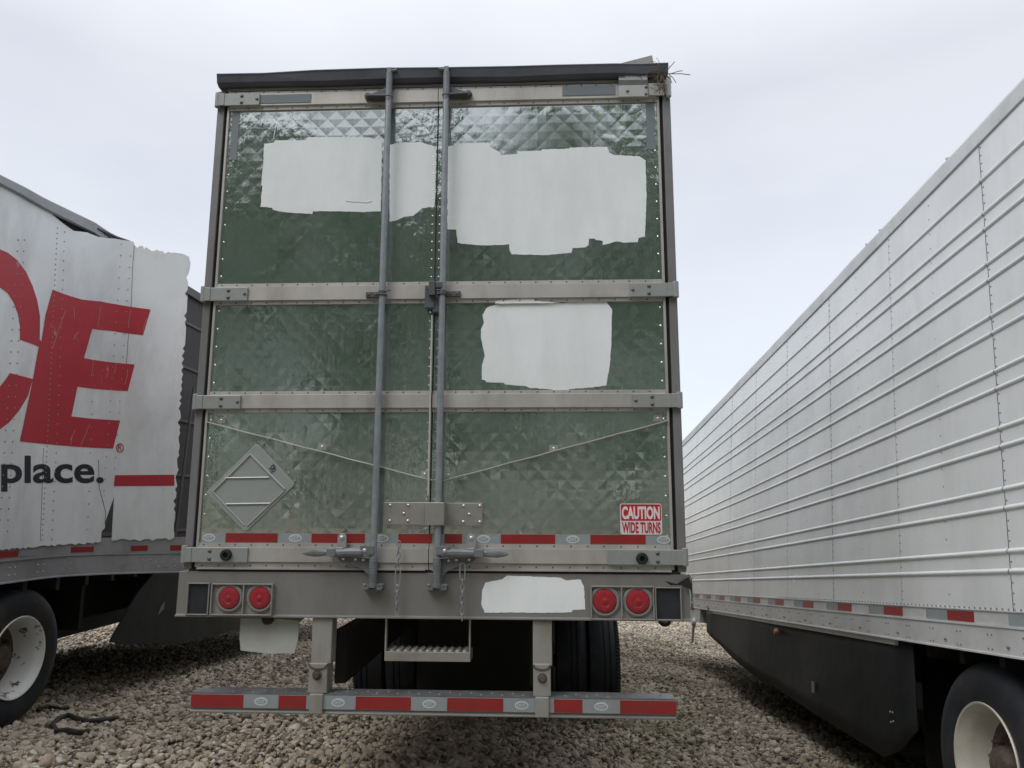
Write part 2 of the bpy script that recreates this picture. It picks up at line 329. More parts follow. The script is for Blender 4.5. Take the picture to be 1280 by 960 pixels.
def gravel():
    def ico(sub):
        bm = bmesh.new(); bmesh.ops.create_icosphere(bm, subdivisions=sub, radius=1); v = np.array([p.co[:] for p in bm.verts]); f = np.array([[q.index for q in p.verts] for p in bm.faces]); bm.free(); return v, f
    V = []; Fa = []; off = 0
    zones = [(-4.6, 3.6, .25, 7.0, 520, .006, .013, 1), (-4.6, 3.6, .25, 4.2, 640, .014, .036, 2), (-5.2, 4.4, 4.2, 9, 430, .016, .036, 2), (-9, 5.5, 9, 17, 220, .02, .038, 1), (-13, -5.2, 2, 17, 130, .02, .04, 1), (.5, 9, 17, 32, 140, .025, .045, 1), (-14, .5, 17, 27, 60, .025, .045, 1)]
    for (x0, x1, y0, y1, den, r0, r1, sub) in zones:
        tmpl, f = ico(sub); K = 14; temps = []
        for k in range(K):
            w = tmpl.copy()
            for q in range(9):                          # chop flat facets for a crushed look
                d = rng.normal(size=3); d /= np.linalg.norm(d); h = rng.uniform(.5, .8); dist = w@d; w = w-np.outer(np.clip(dist-h, 0, None), d)
            w *= 1+rng.normal(size=(len(w), 1))*.05; temps.append(w)
        n = int((x1-x0)*(y1-y0)*den)
        P = np.stack([rng.uniform(x0, x1, n), rng.uniform(y0, y1, n)], -1)
        r = r0+(r1-r0)*rng.random(n)**2.0; big = rng.random(n) < .04*(r0 > .01); r[big] *= 1.55; r *= 1.12
        mud = np.exp(-(((P[:, 0]+2.5)/.6)**2+((P[:, 1]-6.3)/1.3)**2)) > rng.random(n)*1.15   # bare mud patch
        keep = ~mud; P = P[keep]; r = r[keep]; n = len(P)
        sc = np.stack([r*rng.uniform(.8, 1.35, n), r*rng.uniform(.8, 1.3, n), r*rng.uniform(.5, .85, n)], -1)
        e = rng.uniform(0, 2*PI, (n, 1))[:, 0]; ti = rng.normal(0, .45, n); tj = rng.normal(0, .45, n)
        z = gz(P[:, 0], P[:, 1])+bank(P[:, 0], P[:, 1])+rng.random(n)*.018
        ki = rng.integers(0, K, n); T = np.array(temps)[ki]*sc[:, None, :]
        ci, si = np.cos(ti), np.sin(ti); y2 = T[:, :, 1]*ci[:, None]-T[:, :, 2]*si[:, None]; z2 = T[:, :, 1]*si[:, None]+T[:, :, 2]*ci[:, None]
        cj, sj = np.cos(tj), np.sin(tj); x2 = T[:, :, 0]*cj[:, None]+z2*sj[:, None]; z3 = -T[:, :, 0]*sj[:, None]+z2*cj[:, None]
        c, s = np.cos(e), np.sin(e); x3 = x2*c[:, None]-y2*s[:, None]; y3 = x2*s[:, None]+y2*c[:, None]
        v = np.stack([x3+P[:, 0:1], y3+P[:, 1:2], z3+z[:, None]], -1); nv = len(tmpl)
        V.append(v.reshape(-1, 3)); Fa.append((f[None]+(np.arange(n)*nv)[:, None, None]+off).reshape(-1, 3)); off += n*nv
    V = np.concatenate(V).astype(np.float32); Fa = np.concatenate(Fa).astype(np.int32)
    me = bpy.data.meshes.new('gravel'); me.vertices.add(len(V)); me.vertices.foreach_set('co', V.ravel())
    me.loops.add(Fa.size); me.loops.foreach_set('vertex_index', Fa.ravel()); me.polygons.add(len(Fa))
    me.polygons.foreach_set('loop_start', np.arange(0, Fa.size, 3, dtype=np.int32)); me.polygons.foreach_set('loop_total', np.full(len(Fa), 3, dtype=np.int32))
    me.update(calc_edges=True); me.materials.append(stone_material())
    o = bpy.data.objects.new('gravel', me); C.objects.link(o); tag(o, 'crushed beige limestone gravel covering the yard', 'gravel', kind='stuff')
gravel()

# wood behind the photographer, seen only as the green mirrored in the steel doors
def wood():
    n = 36000; x = rng.uniform(-95, 95, n); y = rng.uniform(-62, -50, n)
    top = 32.5+2.2*np.sin(x*.17)+1.5*np.sin(x*.55+1)+rng.normal(0, .8, n)
    z = rng.random(n)**.8*top; s = rng.uniform(.5, 1.2, n)
    a = rng.normal(size=(n, 3)); a /= np.linalg.norm(a, axis=1)[:, None]; b = np.cross(a, rng.normal(size=(n, 3))); b /= np.linalg.norm(b, axis=1)[:, None]
    c = np.stack([x, y, z], -1); v = np.stack([c-a*s[:, None], c+b*s[:, None]*.6, c+a*s[:, None], c-b*s[:, None]*.6], 1).reshape(-1, 3)
    me = bpy.data.meshes.new('wood'); me.from_pydata(v.tolist(), [], (np.arange(n*4).reshape(-1, 4)).tolist())
    me.materials.append(mat('leaf_green', (.085, .175, .075), .6, 0, .5, .15)); o = bpy.data.objects.new('wood', me); C.objects.link(o)
    tag(o, 'dense green wood along the yard edge, mirrored in the steel doors', 'wood', kind='stuff')
wood()

# ================================================================== REAR-VIEW TRAILER (centre)
T = empty('semi_trailer', (0, 0, 0), 'tall trailer seen from behind with closed quilted steel rear doors carrying white paint patches', 'trailer', 'parked semi trailers')
WH = 1.295
# body
b = MB(); b.box(-WH+.012, WH-.012, .07, 13.4, 1.02, 3.99)
b.build('body', mat('white_side_panel', (.55, .56, .57), .4, .1, .06, 2, (.3, .28, .25), .3, 2), T, bevel=.01)
for sx in (-1, 1):
    for k in range(34):
        b = MB(); b.box(sx*(WH-.012), sx*(WH-.002), .5+k*.38, .54+k*.38, 1.1, 3.9); b.build('side_rib', ALU, T)
# floor crossmembers and chassis under it
b = MB()
for k in range(38): b.box(-WH+.02, WH-.02, 1.25+k*.32, 1.30+k*.32, .93, 1.018)
for sx in (-1, 1): b.box(sx*.5, sx*.56, .3, 9.0, .62, .9)
b.build('chassis', UNDER, T)
# header: dark buckled rain rail
b = MB(); top = [(272, 93), (330, 91.5), (395, 88.3), (480, 86), (560, 84.5), (640, 83), (700, 82), (768, 80.5), (800, 80), (835, 79)]
n = len(top); prof = []
for i, (u, v) in enumerate(top):
    p = onY(u, v, -.045); zl = 3.95 + (.03 if u > 760 else 0)*0 + .004*math.sin(i*2.1)
    x = max(-WH-.004, min(WH+.004, p.x)); prof.append((x, p.z, zl))
for (x, zt, zl), j in zip(prof, range(n)):
    w = .004*math.sin(j*1.7)
    ring = [(x, -.054+w, zt), (x, -.058+w, zt-.006), (x, -.054+w, zt-.016), (x, -.046+w, zl+.014), (x, -.02, zl), (x, .12, zl), (x, .12, zt)]
    if j == 0: rs = [ring]
    else: rs.append(ring)
vs = [p for r in rs for p in r]; m_ = 7
b.add(vs, [(j*m_+k, j*m_+(k+1) % m_, (j+1)*m_+(k+1) % m_, (j+1)*m_+k) for j in range(n-1) for k in range(m_)]+[tuple(range(m_)), tuple(range((n-1)*m_, n*m_))])
b.build('header', HEAD, T)
b = MB(); b.prism([(PX(772, 80.5, -.03), PZ(772, 80.5, -.03)), (PX(815, 70, -.03), PZ(815, 69.5, -.03)), (PX(817, 80, -.03), PZ(817, 80, -.03))], -.034, -.028)
b.box(-1.25, 1.25, .0, .055, 3.935, 3.95)
b.build('bent_flashing', ALUP, T)
# rear frame posts
for sx in (-1, 1):
    b = MB(); b.extr([(-.004, 1.24), (-.004, 3.935), (.06, 3.935), (.06, 1.24)], sx*WH, sx*(WH-.042)); b.box(sx*(WH-.006), sx*WH+sx*.004, .004, .03, 1.25, 3.93)
    b.build('corner_post', POSTM, T, bevel=.004)
    b = MB(); b.box(sx*(WH-.042), sx*(WH-.06), .012, .05, 1.235, 3.935); b.build('door_gasket', SEAL, T)
# doors
SEAM = -.012
rod_x = [PX(476.6, 400, -.055), PX(552.3, 400, -.055)]
def rivrow(b, x0, x1, z, step=.05, r=.0055, mi=1, y=-.0125):
    x = x0+.02
    while x < x1-.01:
        b.dome((x, y, z), r, seg=6, mi=mi); x += step*(1+random.uniform(-.03, .03))
doors = []
for (x0, x1) in ((-1.234, SEAM-.002), (SEAM+.002, 1.234)):
    b = MB(); b.box(x0+.002, x1-.002, .004, .06, 1.262, 3.915); d = b.build('door', QUILT, T); doors.append(d)
    # edge trim
    o = x0 if x0 < -1 else x1; s = 1 if x0 < -1 else -1
    b = MB(); b.box(o, o+s*.013, -.008, .003, 1.25, 3.93); b.build('edge_trim', ALU, d, bevel=.002)
    i = x1 if x0 < -1 else x0; s2 = -1 if x0 < -1 else 1; b = MB()
    for k in range(24): b.dome((o+s*.028, .004, 1.42+k*.1), .0065, seg=6)
    for k in range(48): b.dome((i+s2*.018, .004, 1.40+k*.0502), .005, seg=6)
    b.build('rivets', BRBOLT, d)['kind'] = 'stuff'
    for (zt, zb, zbb, zl, nm) in ((3.926, 3.926-.014, 3.829, 3.809, 'top_rail'), (2.775, 2.757, 2.672, 2.654, 'cross_bar'), (2.173, 2.155, 2.076, 2.059, 'cross_bar'), (1.375, 1.355, 1.276, 1.244, 'bottom_rail')):
        b = MB(); b.extr([(.0035, zt), (-.005, zt), (-.006, zb), (-.016, zb-.004), (-.018, zbb+.004), (-.008, zbb), (-.007, zl), (.0035, zl)], x0+.014 if x0 < -1 else x0, x1 if x0 < -1 else x1-.014)
        rivrow(b, x0+.02, x1-.02, (zt+zb)/2, .085, .0055, 1, -.005); rivrow(b, x0+.02, x1-.02, (zbb+zl)/2, .085, .0055, 1, -.007)
        if nm == 'bottom_rail': b.box(x0+.014, x1-.014, -.016, -.006, 1.241, 1.25); b.box(x0+.014, x1-.014, -.013, -.004, 1.351, 1.3565)
        b.build(nm, [ALU, BOLT], d, bevel=0)
    # small dark decal at top rail
    if x0 < -1: u0, u1, va, vb = 325, 389, 118, 128.5
    else: u0, u1, va, vb = 703, 769, 107.5, 119
    b = MB(); b.box(PX(u0, va, -.02), PX(u1, va, -.02), -.0205, -.0183, PZ((u0+u1)/2, va, -.02), PZ((u0+u1)/2, vb, -.02)); b.build('grey_decal', flat('grey_tape', (.15, .175, .19), .5), d)
    if x0 < -1: u0, u1, va, vb = 291, 300, 138, 200
    else: u0, u1, va, vb = 807, 818, 127, 187
    b = MB(); b.box(PX(u0, va, .003), PX(u1, va, .003), .0012, .0034, PZ(u0, va, .003), PZ(u0, vb, .003)); b.build('grey_decal', flat('grey_tape_tall', (.17, .185, .2), .5), d)
# bright strip by the seam (astragal) below the centre lock
b = MB(); b.box(SEAM-.011, SEAM-.002, -.03, -.002, 1.62, 2.58)
b.build('seam_strip', flat('bright_strip', (.6, .6, .58), .35, metal=.4), doors[1], bevel=.002)
b = MB(); b.box(SEAM-.004, SEAM+.004, .006, .03, 1.27, 3.9); b.build('seam_gasket', SEAL, doors[0])

# reflective tape with ovals
def tape(name_parent, y, z0, z1, u_red, u_oval, vmid, x0, x1, ovalw=.034):
    b = MB(); b.box(x0, x1, y, y+.002, z0, z1); base = b.build('reflective_tape', TSIL, name_parent)
    zm = (z0+z1)/2; h = (z1-z0)/2*.94
    for (ua, ub) in u_red:
        xa, xb = PX(ua, vmid, y), PX(ub, vmid, y); b = MB(); b.box(xa, xb, y-.0014, y-.0001, zm-h, zm+h); b.build('red_block', TRED, base)
    for uo in u_oval:
        b = MB(); xo = PX(uo, vmid, y)
        def ell(a, c, yy, mi):
            pts = [(xo+a*math.cos(t*PI/12), zm+c*math.sin(t*PI/12)) for t in range(24)]; b.prism(pts, yy, yy+.0006, mi)
        ell(ovalw, .020, y-.0009, 0); ell(ovalw*.82, .013, y-.0013, 1)
        put_text(b, 'DOT', xo-ovalw*.6, xo+ovalw*.6, zm-.0085, zm+.0085, y-.0021, 0, .02)
        b.build('oval_print', [TWHITE, TSIL], base)
tape(doors[0], .0015, PZ(500, 679.3), PZ(500, 667), ((282, 347), (389.5, 456), (498, 540)), (261, 369, 477.5), 673, -1.215, SEAM-.006)
tape(doors[1], .0015, PZ(500, 679.3), PZ(500, 667), ((556, 577.5), (626, 694), (738, 807)), (604.5, 716, 829.5), 675, SEAM+.006, 1.215)

# painted-over patches: thin irregular films
def film(name, pts, y, parent, th=.0012, m=PAINT, jit=.35):
    q = []
    for i in range(len(pts)):
        a, c = pts[i], pts[(i+1) % len(pts)]; L_ = math.hypot(c[0]-a[0], c[1]-a[1]); k = max(1, int(L_/3.2))
        for j in range(k):
            t = j/k; w = jit if j else 0
            q.append((a[0]+(c[0]-a[0])*t+random.uniform(-w, w), a[1]+(c[1]-a[1])*t+random.uniform(-w, w)))
    P = [(onY(u, v, y-th).x, onY(u, v, y-th).z) for u, v in q]
    b = MB(); b.prism(P, y-th, y); return b.build(name, m, parent)
s1 = .2031
L1 = [(330.5, 179.5), (342, 178.5), (344, 175.5), (383, 175.5), (384, 171.5), (420, 171.2), (460, 171.5), (477.5, 175), (476, 264), (452, 265), (440, 264.5), (413, 264.2), (391, 264), (390.5, 267.5), (370, 266.5), (352, 264.5), (341, 262), (340, 259.5), (325.5, 258.5), (328, 232), (326.5, 231), (329, 205)]
L2 = [(487, 181), (500, 178), (528, 178), (542, 183), (545, 187), (544.5, 220), (543, 258), (528, 260), (516, 270), (505, 271), (494, 276), (487, 277)]
film('paint_patch', L1, .004, doors[0]); film('paint_patch', L2, .004, doors[0])
def s2p(x, y): return (550+x*.21875, 160+y*.21875)
R1 = [s2p(*p) for p in ((45, 105), (150, 88), (275, 82), (290, 110), (345, 140), (348, 155), (440, 150), (445, 132), (575, 130), (585, 122), (735, 118), (740, 112), (955, 106), (965, 140), (1000, 155), (1140, 162), (1175, 185), (1180, 400), (1172, 620), (1135, 628), (1130, 652), (1060, 655), (1010, 648), (960, 662), (930, 668), (930, 645), (890, 640), (885, 632), (852, 632), (848, 670), (830, 682), (758, 685), (752, 712), (660, 722), (590, 726), (410, 722), (398, 700), (396, 664), (350, 668), (250, 670), (130, 662), (100, 655), (92, 580), (42, 578))]
film('paint_patch', R1, .004, doors[1])
def s3p(x, y): return (590+x*.1484, 360+y*.1484)
R2 = [s3p(*p) for p in ((125, 165), (200, 140), (320, 128), (560, 125), (760, 128), (860, 112), (1020, 104), (1130, 115), (1165, 160), (1180, 180), (1172, 500), (1160, 650), (1130, 820), (1000, 838), (830, 850), (760, 868), (700, 862), (640, 852), (480, 840), (460, 828), (280, 812), (265, 798), (120, 792), (112, 778), (82, 770), (84, 650), (108, 570), (92, 500), (75, 420), (75, 350), (100, 290), (88, 230))]
film('paint_patch', R2, .004, doors[1])
# streak of paint on the bar lip above it
film('paint_patch', [(619, 376.5), (655, 373), (668, 373.5), (668, 376), (700, 378.5), (619, 379.5)], -.0075, doors[1], .001)
# dent crack in the left patch
b = MB(); b.path([(PX(u, v, .002), .0022, PZ(u, v, .002)) for u, v in ((432, 251), (440, 252), (450, 252.2), (458, 253.4), (465, 251.2))], .0022, 5); b.build('paint_crack', flat('bare_scratch', (.7, .7, .7)), doors[0])

DRIP = flat('drip_aluminium', (.58, .57, .53), .35, metal=.3)
# V shaped drip strips with tabs
for dd, A, B, tabs in ((doors[0], (258.5, 527), (541, 600), ((277, 525.5), (403, 558.5), (531, 592.5))), (doors[1], (555, 600), (834, 525.5), ((560.5, 593.5), (692, 560.5), (822, 523)))):
    pa, pb = onY(*A, -.01), onY(*B, -.01); b = MB()
    d = (pb-pa).normalized(); nn = Vector((-d.z, 0, d.x)) if d.x > 0 else Vector((d.z, 0, -d.x))
    pts = []
    for k in range(15):
        p = pa+(pb-pa)*(k/14); w = .0015*math.sin(k*1.9); pts.append(p+nn*w)
    vs = []
    for p in pts: vs += [(p.x, -.022, p.z), (p.x, .0035, p.z+.001), (p.x, .0035, p.z-.003), (p.x, -.022, p.z-.0045)]
    b.add(vs, [(4*i+k, 4*i+(k+1) % 4, 4*i+4+(k+1) % 4, 4*i+4+k) for i in range(14) for k in range(4)]+[(0, 1, 2, 3), (56, 57, 58, 59)])
    st = b.build('drip_strip', DRIP, dd)
    for (u, v) in tabs:
        p = onY(u, v, 0); b = MB(); b.box(p.x-.022, p.x+.022, -.0005, .0035, p.z-.016, p.z+.016); b.dome((p.x, -.0005, p.z), .008, mi=1); b.build('tab', [ALUP, BRBOLT], st, bevel=.001)

# hazard placard holder
def pp(x, y): return (250+x*.125, 550+y*.125)
out_ = [pp(*p) for p in ((548, 48), (575, 45), (600, 62), (925, 415), (940, 435), (938, 455), (925, 470), (480, 900), (455, 912), (430, 900), (75, 535), (72, 520), (85, 505), (540, 55))]
b = MB(); b.prism([(PX(u, v, -.004), PZ(u, v, -.004)) for u, v in out_], -.006, .003); pl = b.build('placard_holder', PLAC, doors[0], bevel=.002)
b = MB()
def bar_(p, q, r=.0045, y=-.009): 
    A_, B_ = onY(*pp(*p), y), onY(*pp(*q), y); b.tube((A_.x, y, A_.z), (B_.x, y, B_.z), r, 8)
bar_((500, 140), (845, 490), .0055); bar_((505, 140), (135, 510), .0045); bar_((250, 380), (690, 374)); bar_((260, 640), (700, 634)); bar_((130, 520), (440, 850), .003); bar_((850, 500), (470, 860), .003)
b.build('placard_frame', flat('frame_aluminium', (.42, .43, .42), .4, metal=.3), pl, smooth=True)
b = MB(); c = onY(*pp(722, 272), -.0075); put_text(b, 'NOS', c.x-.017, c.x+.017, c.z-.010, c.z+.010, -.0072, 0, .03, rot=math.radians(45)); put_text(b, 'HOP', c.x-.009, c.x+.025, c.z-.026, c.z-.008, -.0072, 0, .03, rot=math.radians(45))
b.build('stencil', BLACK, pl)

# caution sticker
def cs(x, y): return (765+x*.0573, 620+y*.0573)
sx0, sz0 = PX(*cs(180, 500), .0), PZ(*cs(600, 840), .0); sx1, sz1 = PX(*cs(1090, 500), .0), PZ(*cs(600, 165), .0)
def rrect(x0, x1, z0, z1, r, k=5):
    o = []
    for cx_, cz_, a0 in ((x1-r, z1-r, 0), (x0+r, z1-r, 90), (x0+r, z0+r, 180), (x1-r, z0+r, 270)):
        for i in range(k+1): t = math.radians(a0+90*i/k); o.append((cx_+r*math.cos(t), cz_+r*math.sin(t)))
    return o
b = MB(); b.prism(rrect(sx0, sx1, sz0, sz1, .012), -.0008, .0036); cst = b.build('caution_sticker', flat('sticker_white', (.62, .6, .6), .4, .03, (.4, .35, .33), .3), doors[1])
tag(cst, 'red and white caution sticker')
W_ = sx1-sx0; H_ = sz1-sz0; zm = sz0+H_*.435
b = MB(); b.prism(rrect(sx0+.004, sx1-.004, zm+.001, sz1-.004, .008), -.0014, -.0009); b.build('sticker_band', RED, cst)
b = MB(); put_text(b, 'CAUTION', sx0+W_*.04, sx1-W_*.05, zm+H_*.055, sz1-H_*.09, -.0020, 0, .045); put_text(b, 'WIDE TURNS', sx0+W_*.04, sx1-W_*.04, sz0+H_*.04, zm-H_*.035, -.0016, 1, .03)
b.build('sticker_text', [flat('text_white', (.66, .63, .63), .4, .03), RED], cst)

# hinges
for sx, rows in ((-1, ((3.905, 3.83, 325, 125), (2.748, 2.672, 310, 366), (2.149, 2.075, 301, 502), (1.352, 1.276, 310, 694))), (1, ((2.748, 2.672, 787.5, 362), (2.149, 2.075, 791, 500), (1.352, 1.276, 760, 696)))):
    for (zt, zb, ui, vi) in rows:
        xi = PX(ui, vi, -.02); xo = sx*(WH+.003)
        b = MB(); b.box(xi, sx*(WH-.02), -.028, -.019, zb, zt)
        b.tube((sx*(WH-.008), -.018, zb-.004), (sx*(WH-.008), -.018, zt+.008), .017, 12)
        b.box(sx*(WH-.05), sx*(WH-.008), -.032, -.018, zb, zt); b.box(sx*(WH-.006), sx*(WH+.005), -.018, .06, zb+.004, zt-.004)
        xb = xi-sx*(-.018)
        h = b.build('hinge', HINGE, T, bevel=.003)
        zc = (zt+zb)/2
        if zt > 1.4: b = MB(); b.dome((xi+sx*.015, -.028, zc), .0095, h=.6); b.build('hinge_bolt', BOLT, h, smooth=True)
        xx = sx*(WH-.15) if zt > 1.4 else sx*(WH-.145)
        for dz in (-.02, .02): b = MB(); b.dome((xx, -.028, zc+dz), .0105, h=.6); b.build('hinge_bolt', BOLT, h, smooth=True)
# repaired top-right hinge block
def blk(b, u0, v0, u1, v1, y0, y1, mi=0): b.box(PX(u0, v0, y0), PX(u1, v0, y0), y0, y1, PZ((u0+u1)/2, v0, y0), PZ((u0+u1)/2, v1, y0), mi)
b = MB(); um = lambda x: 770+x*.078125; vm = lambda y: 60+y*.078125
blk(b, um(40), vm(335), um(375), vm(515), -.032, -.02); blk(b, um(375), vm(430), um(505), vm(515), -.032, -.02); blk(b, um(40), vm(590), um(510), vm(780), -.034, -.02)
blk(b, um(515), vm(560), um(770), vm(755), -.026, -.015); blk(b, um(775), vm(500), um(855), vm(725), -.02, .05)
b.tube((WH-.008, -.018, 3.83), (WH-.008, -.018, 3.95), .015, 12)
h = b.build('hinge', mat('pale_hinge_plate', (.42, .43, .42), .5, .2, .08, 9, BR, .3, 9), T, bevel=.003)
tag(h, 'patched top hinge of two stacked plates')
b = MB(); blk(b, um(40), vm(515), um(510), vm(590), -.030, -.022); b.build('dark_gap', BOLT, h); b = MB(); blk(b, um(42), vm(385), um(140), vm(470), -.0335, -.031); b.build('notch', BOLT, h)
for (x, y) in ((185, 690), (480, 625), (480, 735), (355, 415), (345, 372)): p = onY(um(x), vm(y), -.034); b = MB(); b.dome((p.x, -.034, p.z), .009 if y > 500 else .005, h=.7); b.build('hinge_bolt', BOLT, h)

# lock rods with their brackets, cams and handles
ROD_TOP, ROD_BOT = 3.985, 1.16
for ri, (xr, dd) in enumerate(zip(rod_x, doors)):
    s = -1 if ri == 0 else 1                     # side on which handle and brackets point
    b = MB(); b.tube((xr, -.055, 1.2), (xr, -.055, ROD_TOP-.03), .0172, 20); rod = b.build('lock_rod', STEEL, dd, smooth=True)
    b = MB(); b.tube((xr, -.055, 3.83), (xr, -.055, 3.99), .019, 16); b.box(xr-.012, xr+.012, -.068, -.03, 3.975, 4.02); b.tube((xr-s*.005, -.06, 4.0), (xr-s*.045, -.065, 4.005), .008, 8); b.tube((xr, -.055, 3.845), (xr, -.055, 3.856), .023, 16)
    b.dome((xr, -.0725, 3.825), .006); b.build('cam', CAST, rod, smooth=True)
    # top bearing bracket
    b = MB(); q = lambda a, z: (xr+s*a, z)
    b.prism([q(.0, 3.925), q(.02, 3.918), q(.06, 3.898), q(.10, 3.882), q(.135, 3.885), q(.145, 3.868), q(.138, 3.848), q(.10, 3.838), q(.0, 3.845)], -.036, -.018); b.prism([q(0, 3.853), q(.125, 3.853), q(.125, 3.847), q(0, 3.844)], -.072, -.018)
    b.tube((xr+s*.124, -.036, 3.867), (xr+s*.124, -.046, 3.867), .016, 14); b.dome((xr+s*.124, -.046, 3.867), .007); b.dome((xr+s*.075, -.036, 3.868), .010); b.dome((xr+s*.04, -.036, 3.87), .008)
    b.build('rod_bracket', DCAST, rod, bevel=.002)
    # middle bracket
    b = MB(); b.box(xr+s*.0, xr+s*.095, -.034, -.018, 2.683, 2.712); b.box(xr-.024, xr+.024, -.078, -.034, 2.684, 2.690); b.tube((xr, -.055, 2.69), (xr, -.055, 2.71), .021, 16)
    for a in (.04, .078): b.dome((xr+s*a, -.034, 2.698), .009)
    b.tube((xr-s*.01, -.06, 2.706), (xr-s*.045, -.05, 2.715), .004, 6)
    b.build('rod_bracket', DCAST, rod, bevel=.002)
    # bottom guide bracket (curved gusset) and toothed cam over the sill
    zT = 1.325
    b = MB(); b.prism([q(.0, 1.305), q(.185, 1.325), q(.19, 1.30), q(.17, 1.283), q(.10, 1.262), q(.055, 1.243), q(.03, 1.222), q(.018, 1.195), q(0, 1.195)], -.036, -.02); b.prism([q(0, 1.306), q(.17, 1.322), q(.17, 1.316), q(0, 1.30)], -.072, -.02)
    for a, z in ((.16, 1.300), (.095, 1.298), (.055, 1.295)): b.dome((xr+s*a, -.036, z), .010, mi=1)
    b.build('rod_bracket', [CAST, BRBOLT], rod, bevel=.002)
    b = MB(); b.tube((xr, -.055, 1.16), (xr, -.055, 1.305), .0205, 16)
    for k in range(7): b.tube((xr, -.055, 1.195+k*.015), (xr, -.055, 1.201+k*.015), .0225, 16)
    b.tube((xr, -.05, 1.165), (xr, -.05, 1.178), .025, 16); b.build('cam', CAST, rod, smooth=True)
    b = MB(); b.box(xr-.05, xr-.018, -.06, -.006, 1.148, 1.176); b.box(xr+.018, xr+.05, -.06, -.006, 1.148, 1.176); b.box(xr-.045, xr+.045, -.03, -.006, 1.138, 1.15); b.tube((xr-.052, -.04, 1.172), (xr-.03, -.062, 1.172), .008, 8); b.tube((xr+.052, -.04, 1.172), (xr+.03, -.062, 1.172), .008, 8)
    b.build('keeper', CAST, rod, bevel=.002)
    # handle with its hasp
    hz = 1.337; b = MB()
    b.box(xr-s*.005, xr+s*.065, -.08, -.045, hz-.014, hz+.03); b.dome((xr+s*.04, -.08, hz+.006), .012, mi=1)
    pr = [(.05, .021, .015), (.10, .022, .016), (.17, .021, .015), (.215, .020, .014), (.235, .013, .010), (.26, .018, .009), (.30, .020, .007), (.34, .014, .005), (.362, .004, .003)]
    vs = []
    for (a, hh, tt) in pr:
        for k in range(10): t = 2*PI*k/10; vs.append((xr+s*a, -.068+math.sin(t)*tt, hz-.002-a*.02+math.cos(t)*hh))
    b.add(vs, [(i*10+k, i*10+(k+1) % 10, i*10+10+(k+1) % 10, i*10+10+k) for i in range(len(pr)-1) for k in range(10)]+[tuple(range(10)), tuple(range(80, 90))])
    b.box(xr+s*.19, xr+s*.235, -.085, -.03, hz-.024, hz+.014); b.build('handle', [CAST, BRBOLT], rod, bevel=.002)
    b = MB(); hx = xr+s*.17; pts = [(hx-.023, hz+.01), (hx+.023, hz+.01)]+[(hx+.023*math.cos(t*PI/8), hz+.068+.023*math.sin(t*PI/8)) for t in range(9)]
    b.prism(pts, -.04, -.03); b.dome((hx, -.04, hz+.068), .013, mi=1); b.box(hx-.018, hx+.018, -.078, -.04, hz+.008, hz+.02)
    b.build('hasp', [HINGE, BRBOLT], rod, bevel=.002)
# centre lock box on the seam
b = MB(); xc, _ = PX(546, 368, -.05), 0
b.box(PX(531, 370, -.05), PX(543, 370, -.05), -.055, -.018, PZ(545, 385, -.05), PZ(545, 356.5, -.05)); b.box(PX(536, 370, -.07), PX(544, 370, -.07), -.085, -.05, PZ(545, 371, -.05), PZ(545, 353.5, -.05)); b.box(PX(544, 370, -.07), PX(553, 370, -.07), -.078, -.05, PZ(545, 361.5, -.05), PZ(545, 354, -.05))
b.box(PX(541, 370, -.05), PX(550, 370, -.05), -.05, -.018, PZ(545, 390, -.05), PZ(545, 374, -.05)); b.tube((PX(536.5, 360, -.06), -.055, PZ(536, 360, -.06)), (PX(536.5, 360, -.06), -.066, PZ(536, 360, -.06)), .012, 10)
b.build('lock_box', DCAST, T, bevel=.003)
# bolted latch plates in the middle
LP = []
for (u0, u1, v0, v1, yy) in ((479.5, 531, 628, 656, -.012), (555.5, 603, 628.5, 657, -.012)):
    x0, x1 = PX(u0, 642, yy), PX(u1, 642, yy); z1, z0 = PZ(540, v0, yy), PZ(540, v1, yy)
    b = MB(); b.box(x0, x1, yy, .0035, z0, z1); pl_ = b.build('latch_plate', STAIN, T, bevel=.002)
    w = x1-x0; hh = z1-z0
    xs_ = (.06, .5, .4, .06, .5) if u0 < 500 else (.5, .93, .65, .5, .93)
    for a, c_ in zip(xs_, (.87, .87, .5, .17, .17)): b = MB(); b.dome((x0+w*a+(.02 if u0 < 500 else 0), yy, z0+hh*c_), .009, h=.8); b.build('plate_bolt', BRBOLT, pl_, smooth=True)
b = MB(); b.box(PX(532.5, 642, -.04), PX(556.5, 642, -.04), -.082, -.0, PZ(540, 656.5, -.04), PZ(540, 628, -.04)); b.build('latch_cover', STAIN, T, bevel=.003)
# rubber bump stops
for (u, v) in ((283, 693.5), (802.5, 698)):
    p = onY(u, v, -.03); b = MB(); b.lathe([(0, -.012), (.011, -.013), (.014, -.030), (.024, -.030), (.029, -.024), (.030, 0)], (p.x, -.018, p.z), (0, 1, 0), 24); b.lathe([(.0, -.018), (.005, -.018), (.006, -.0125)], (p.x, -.018, p.z), (0, 1, 0), 12)
    b.build('bump_stop', RUBBER, T, smooth=True)
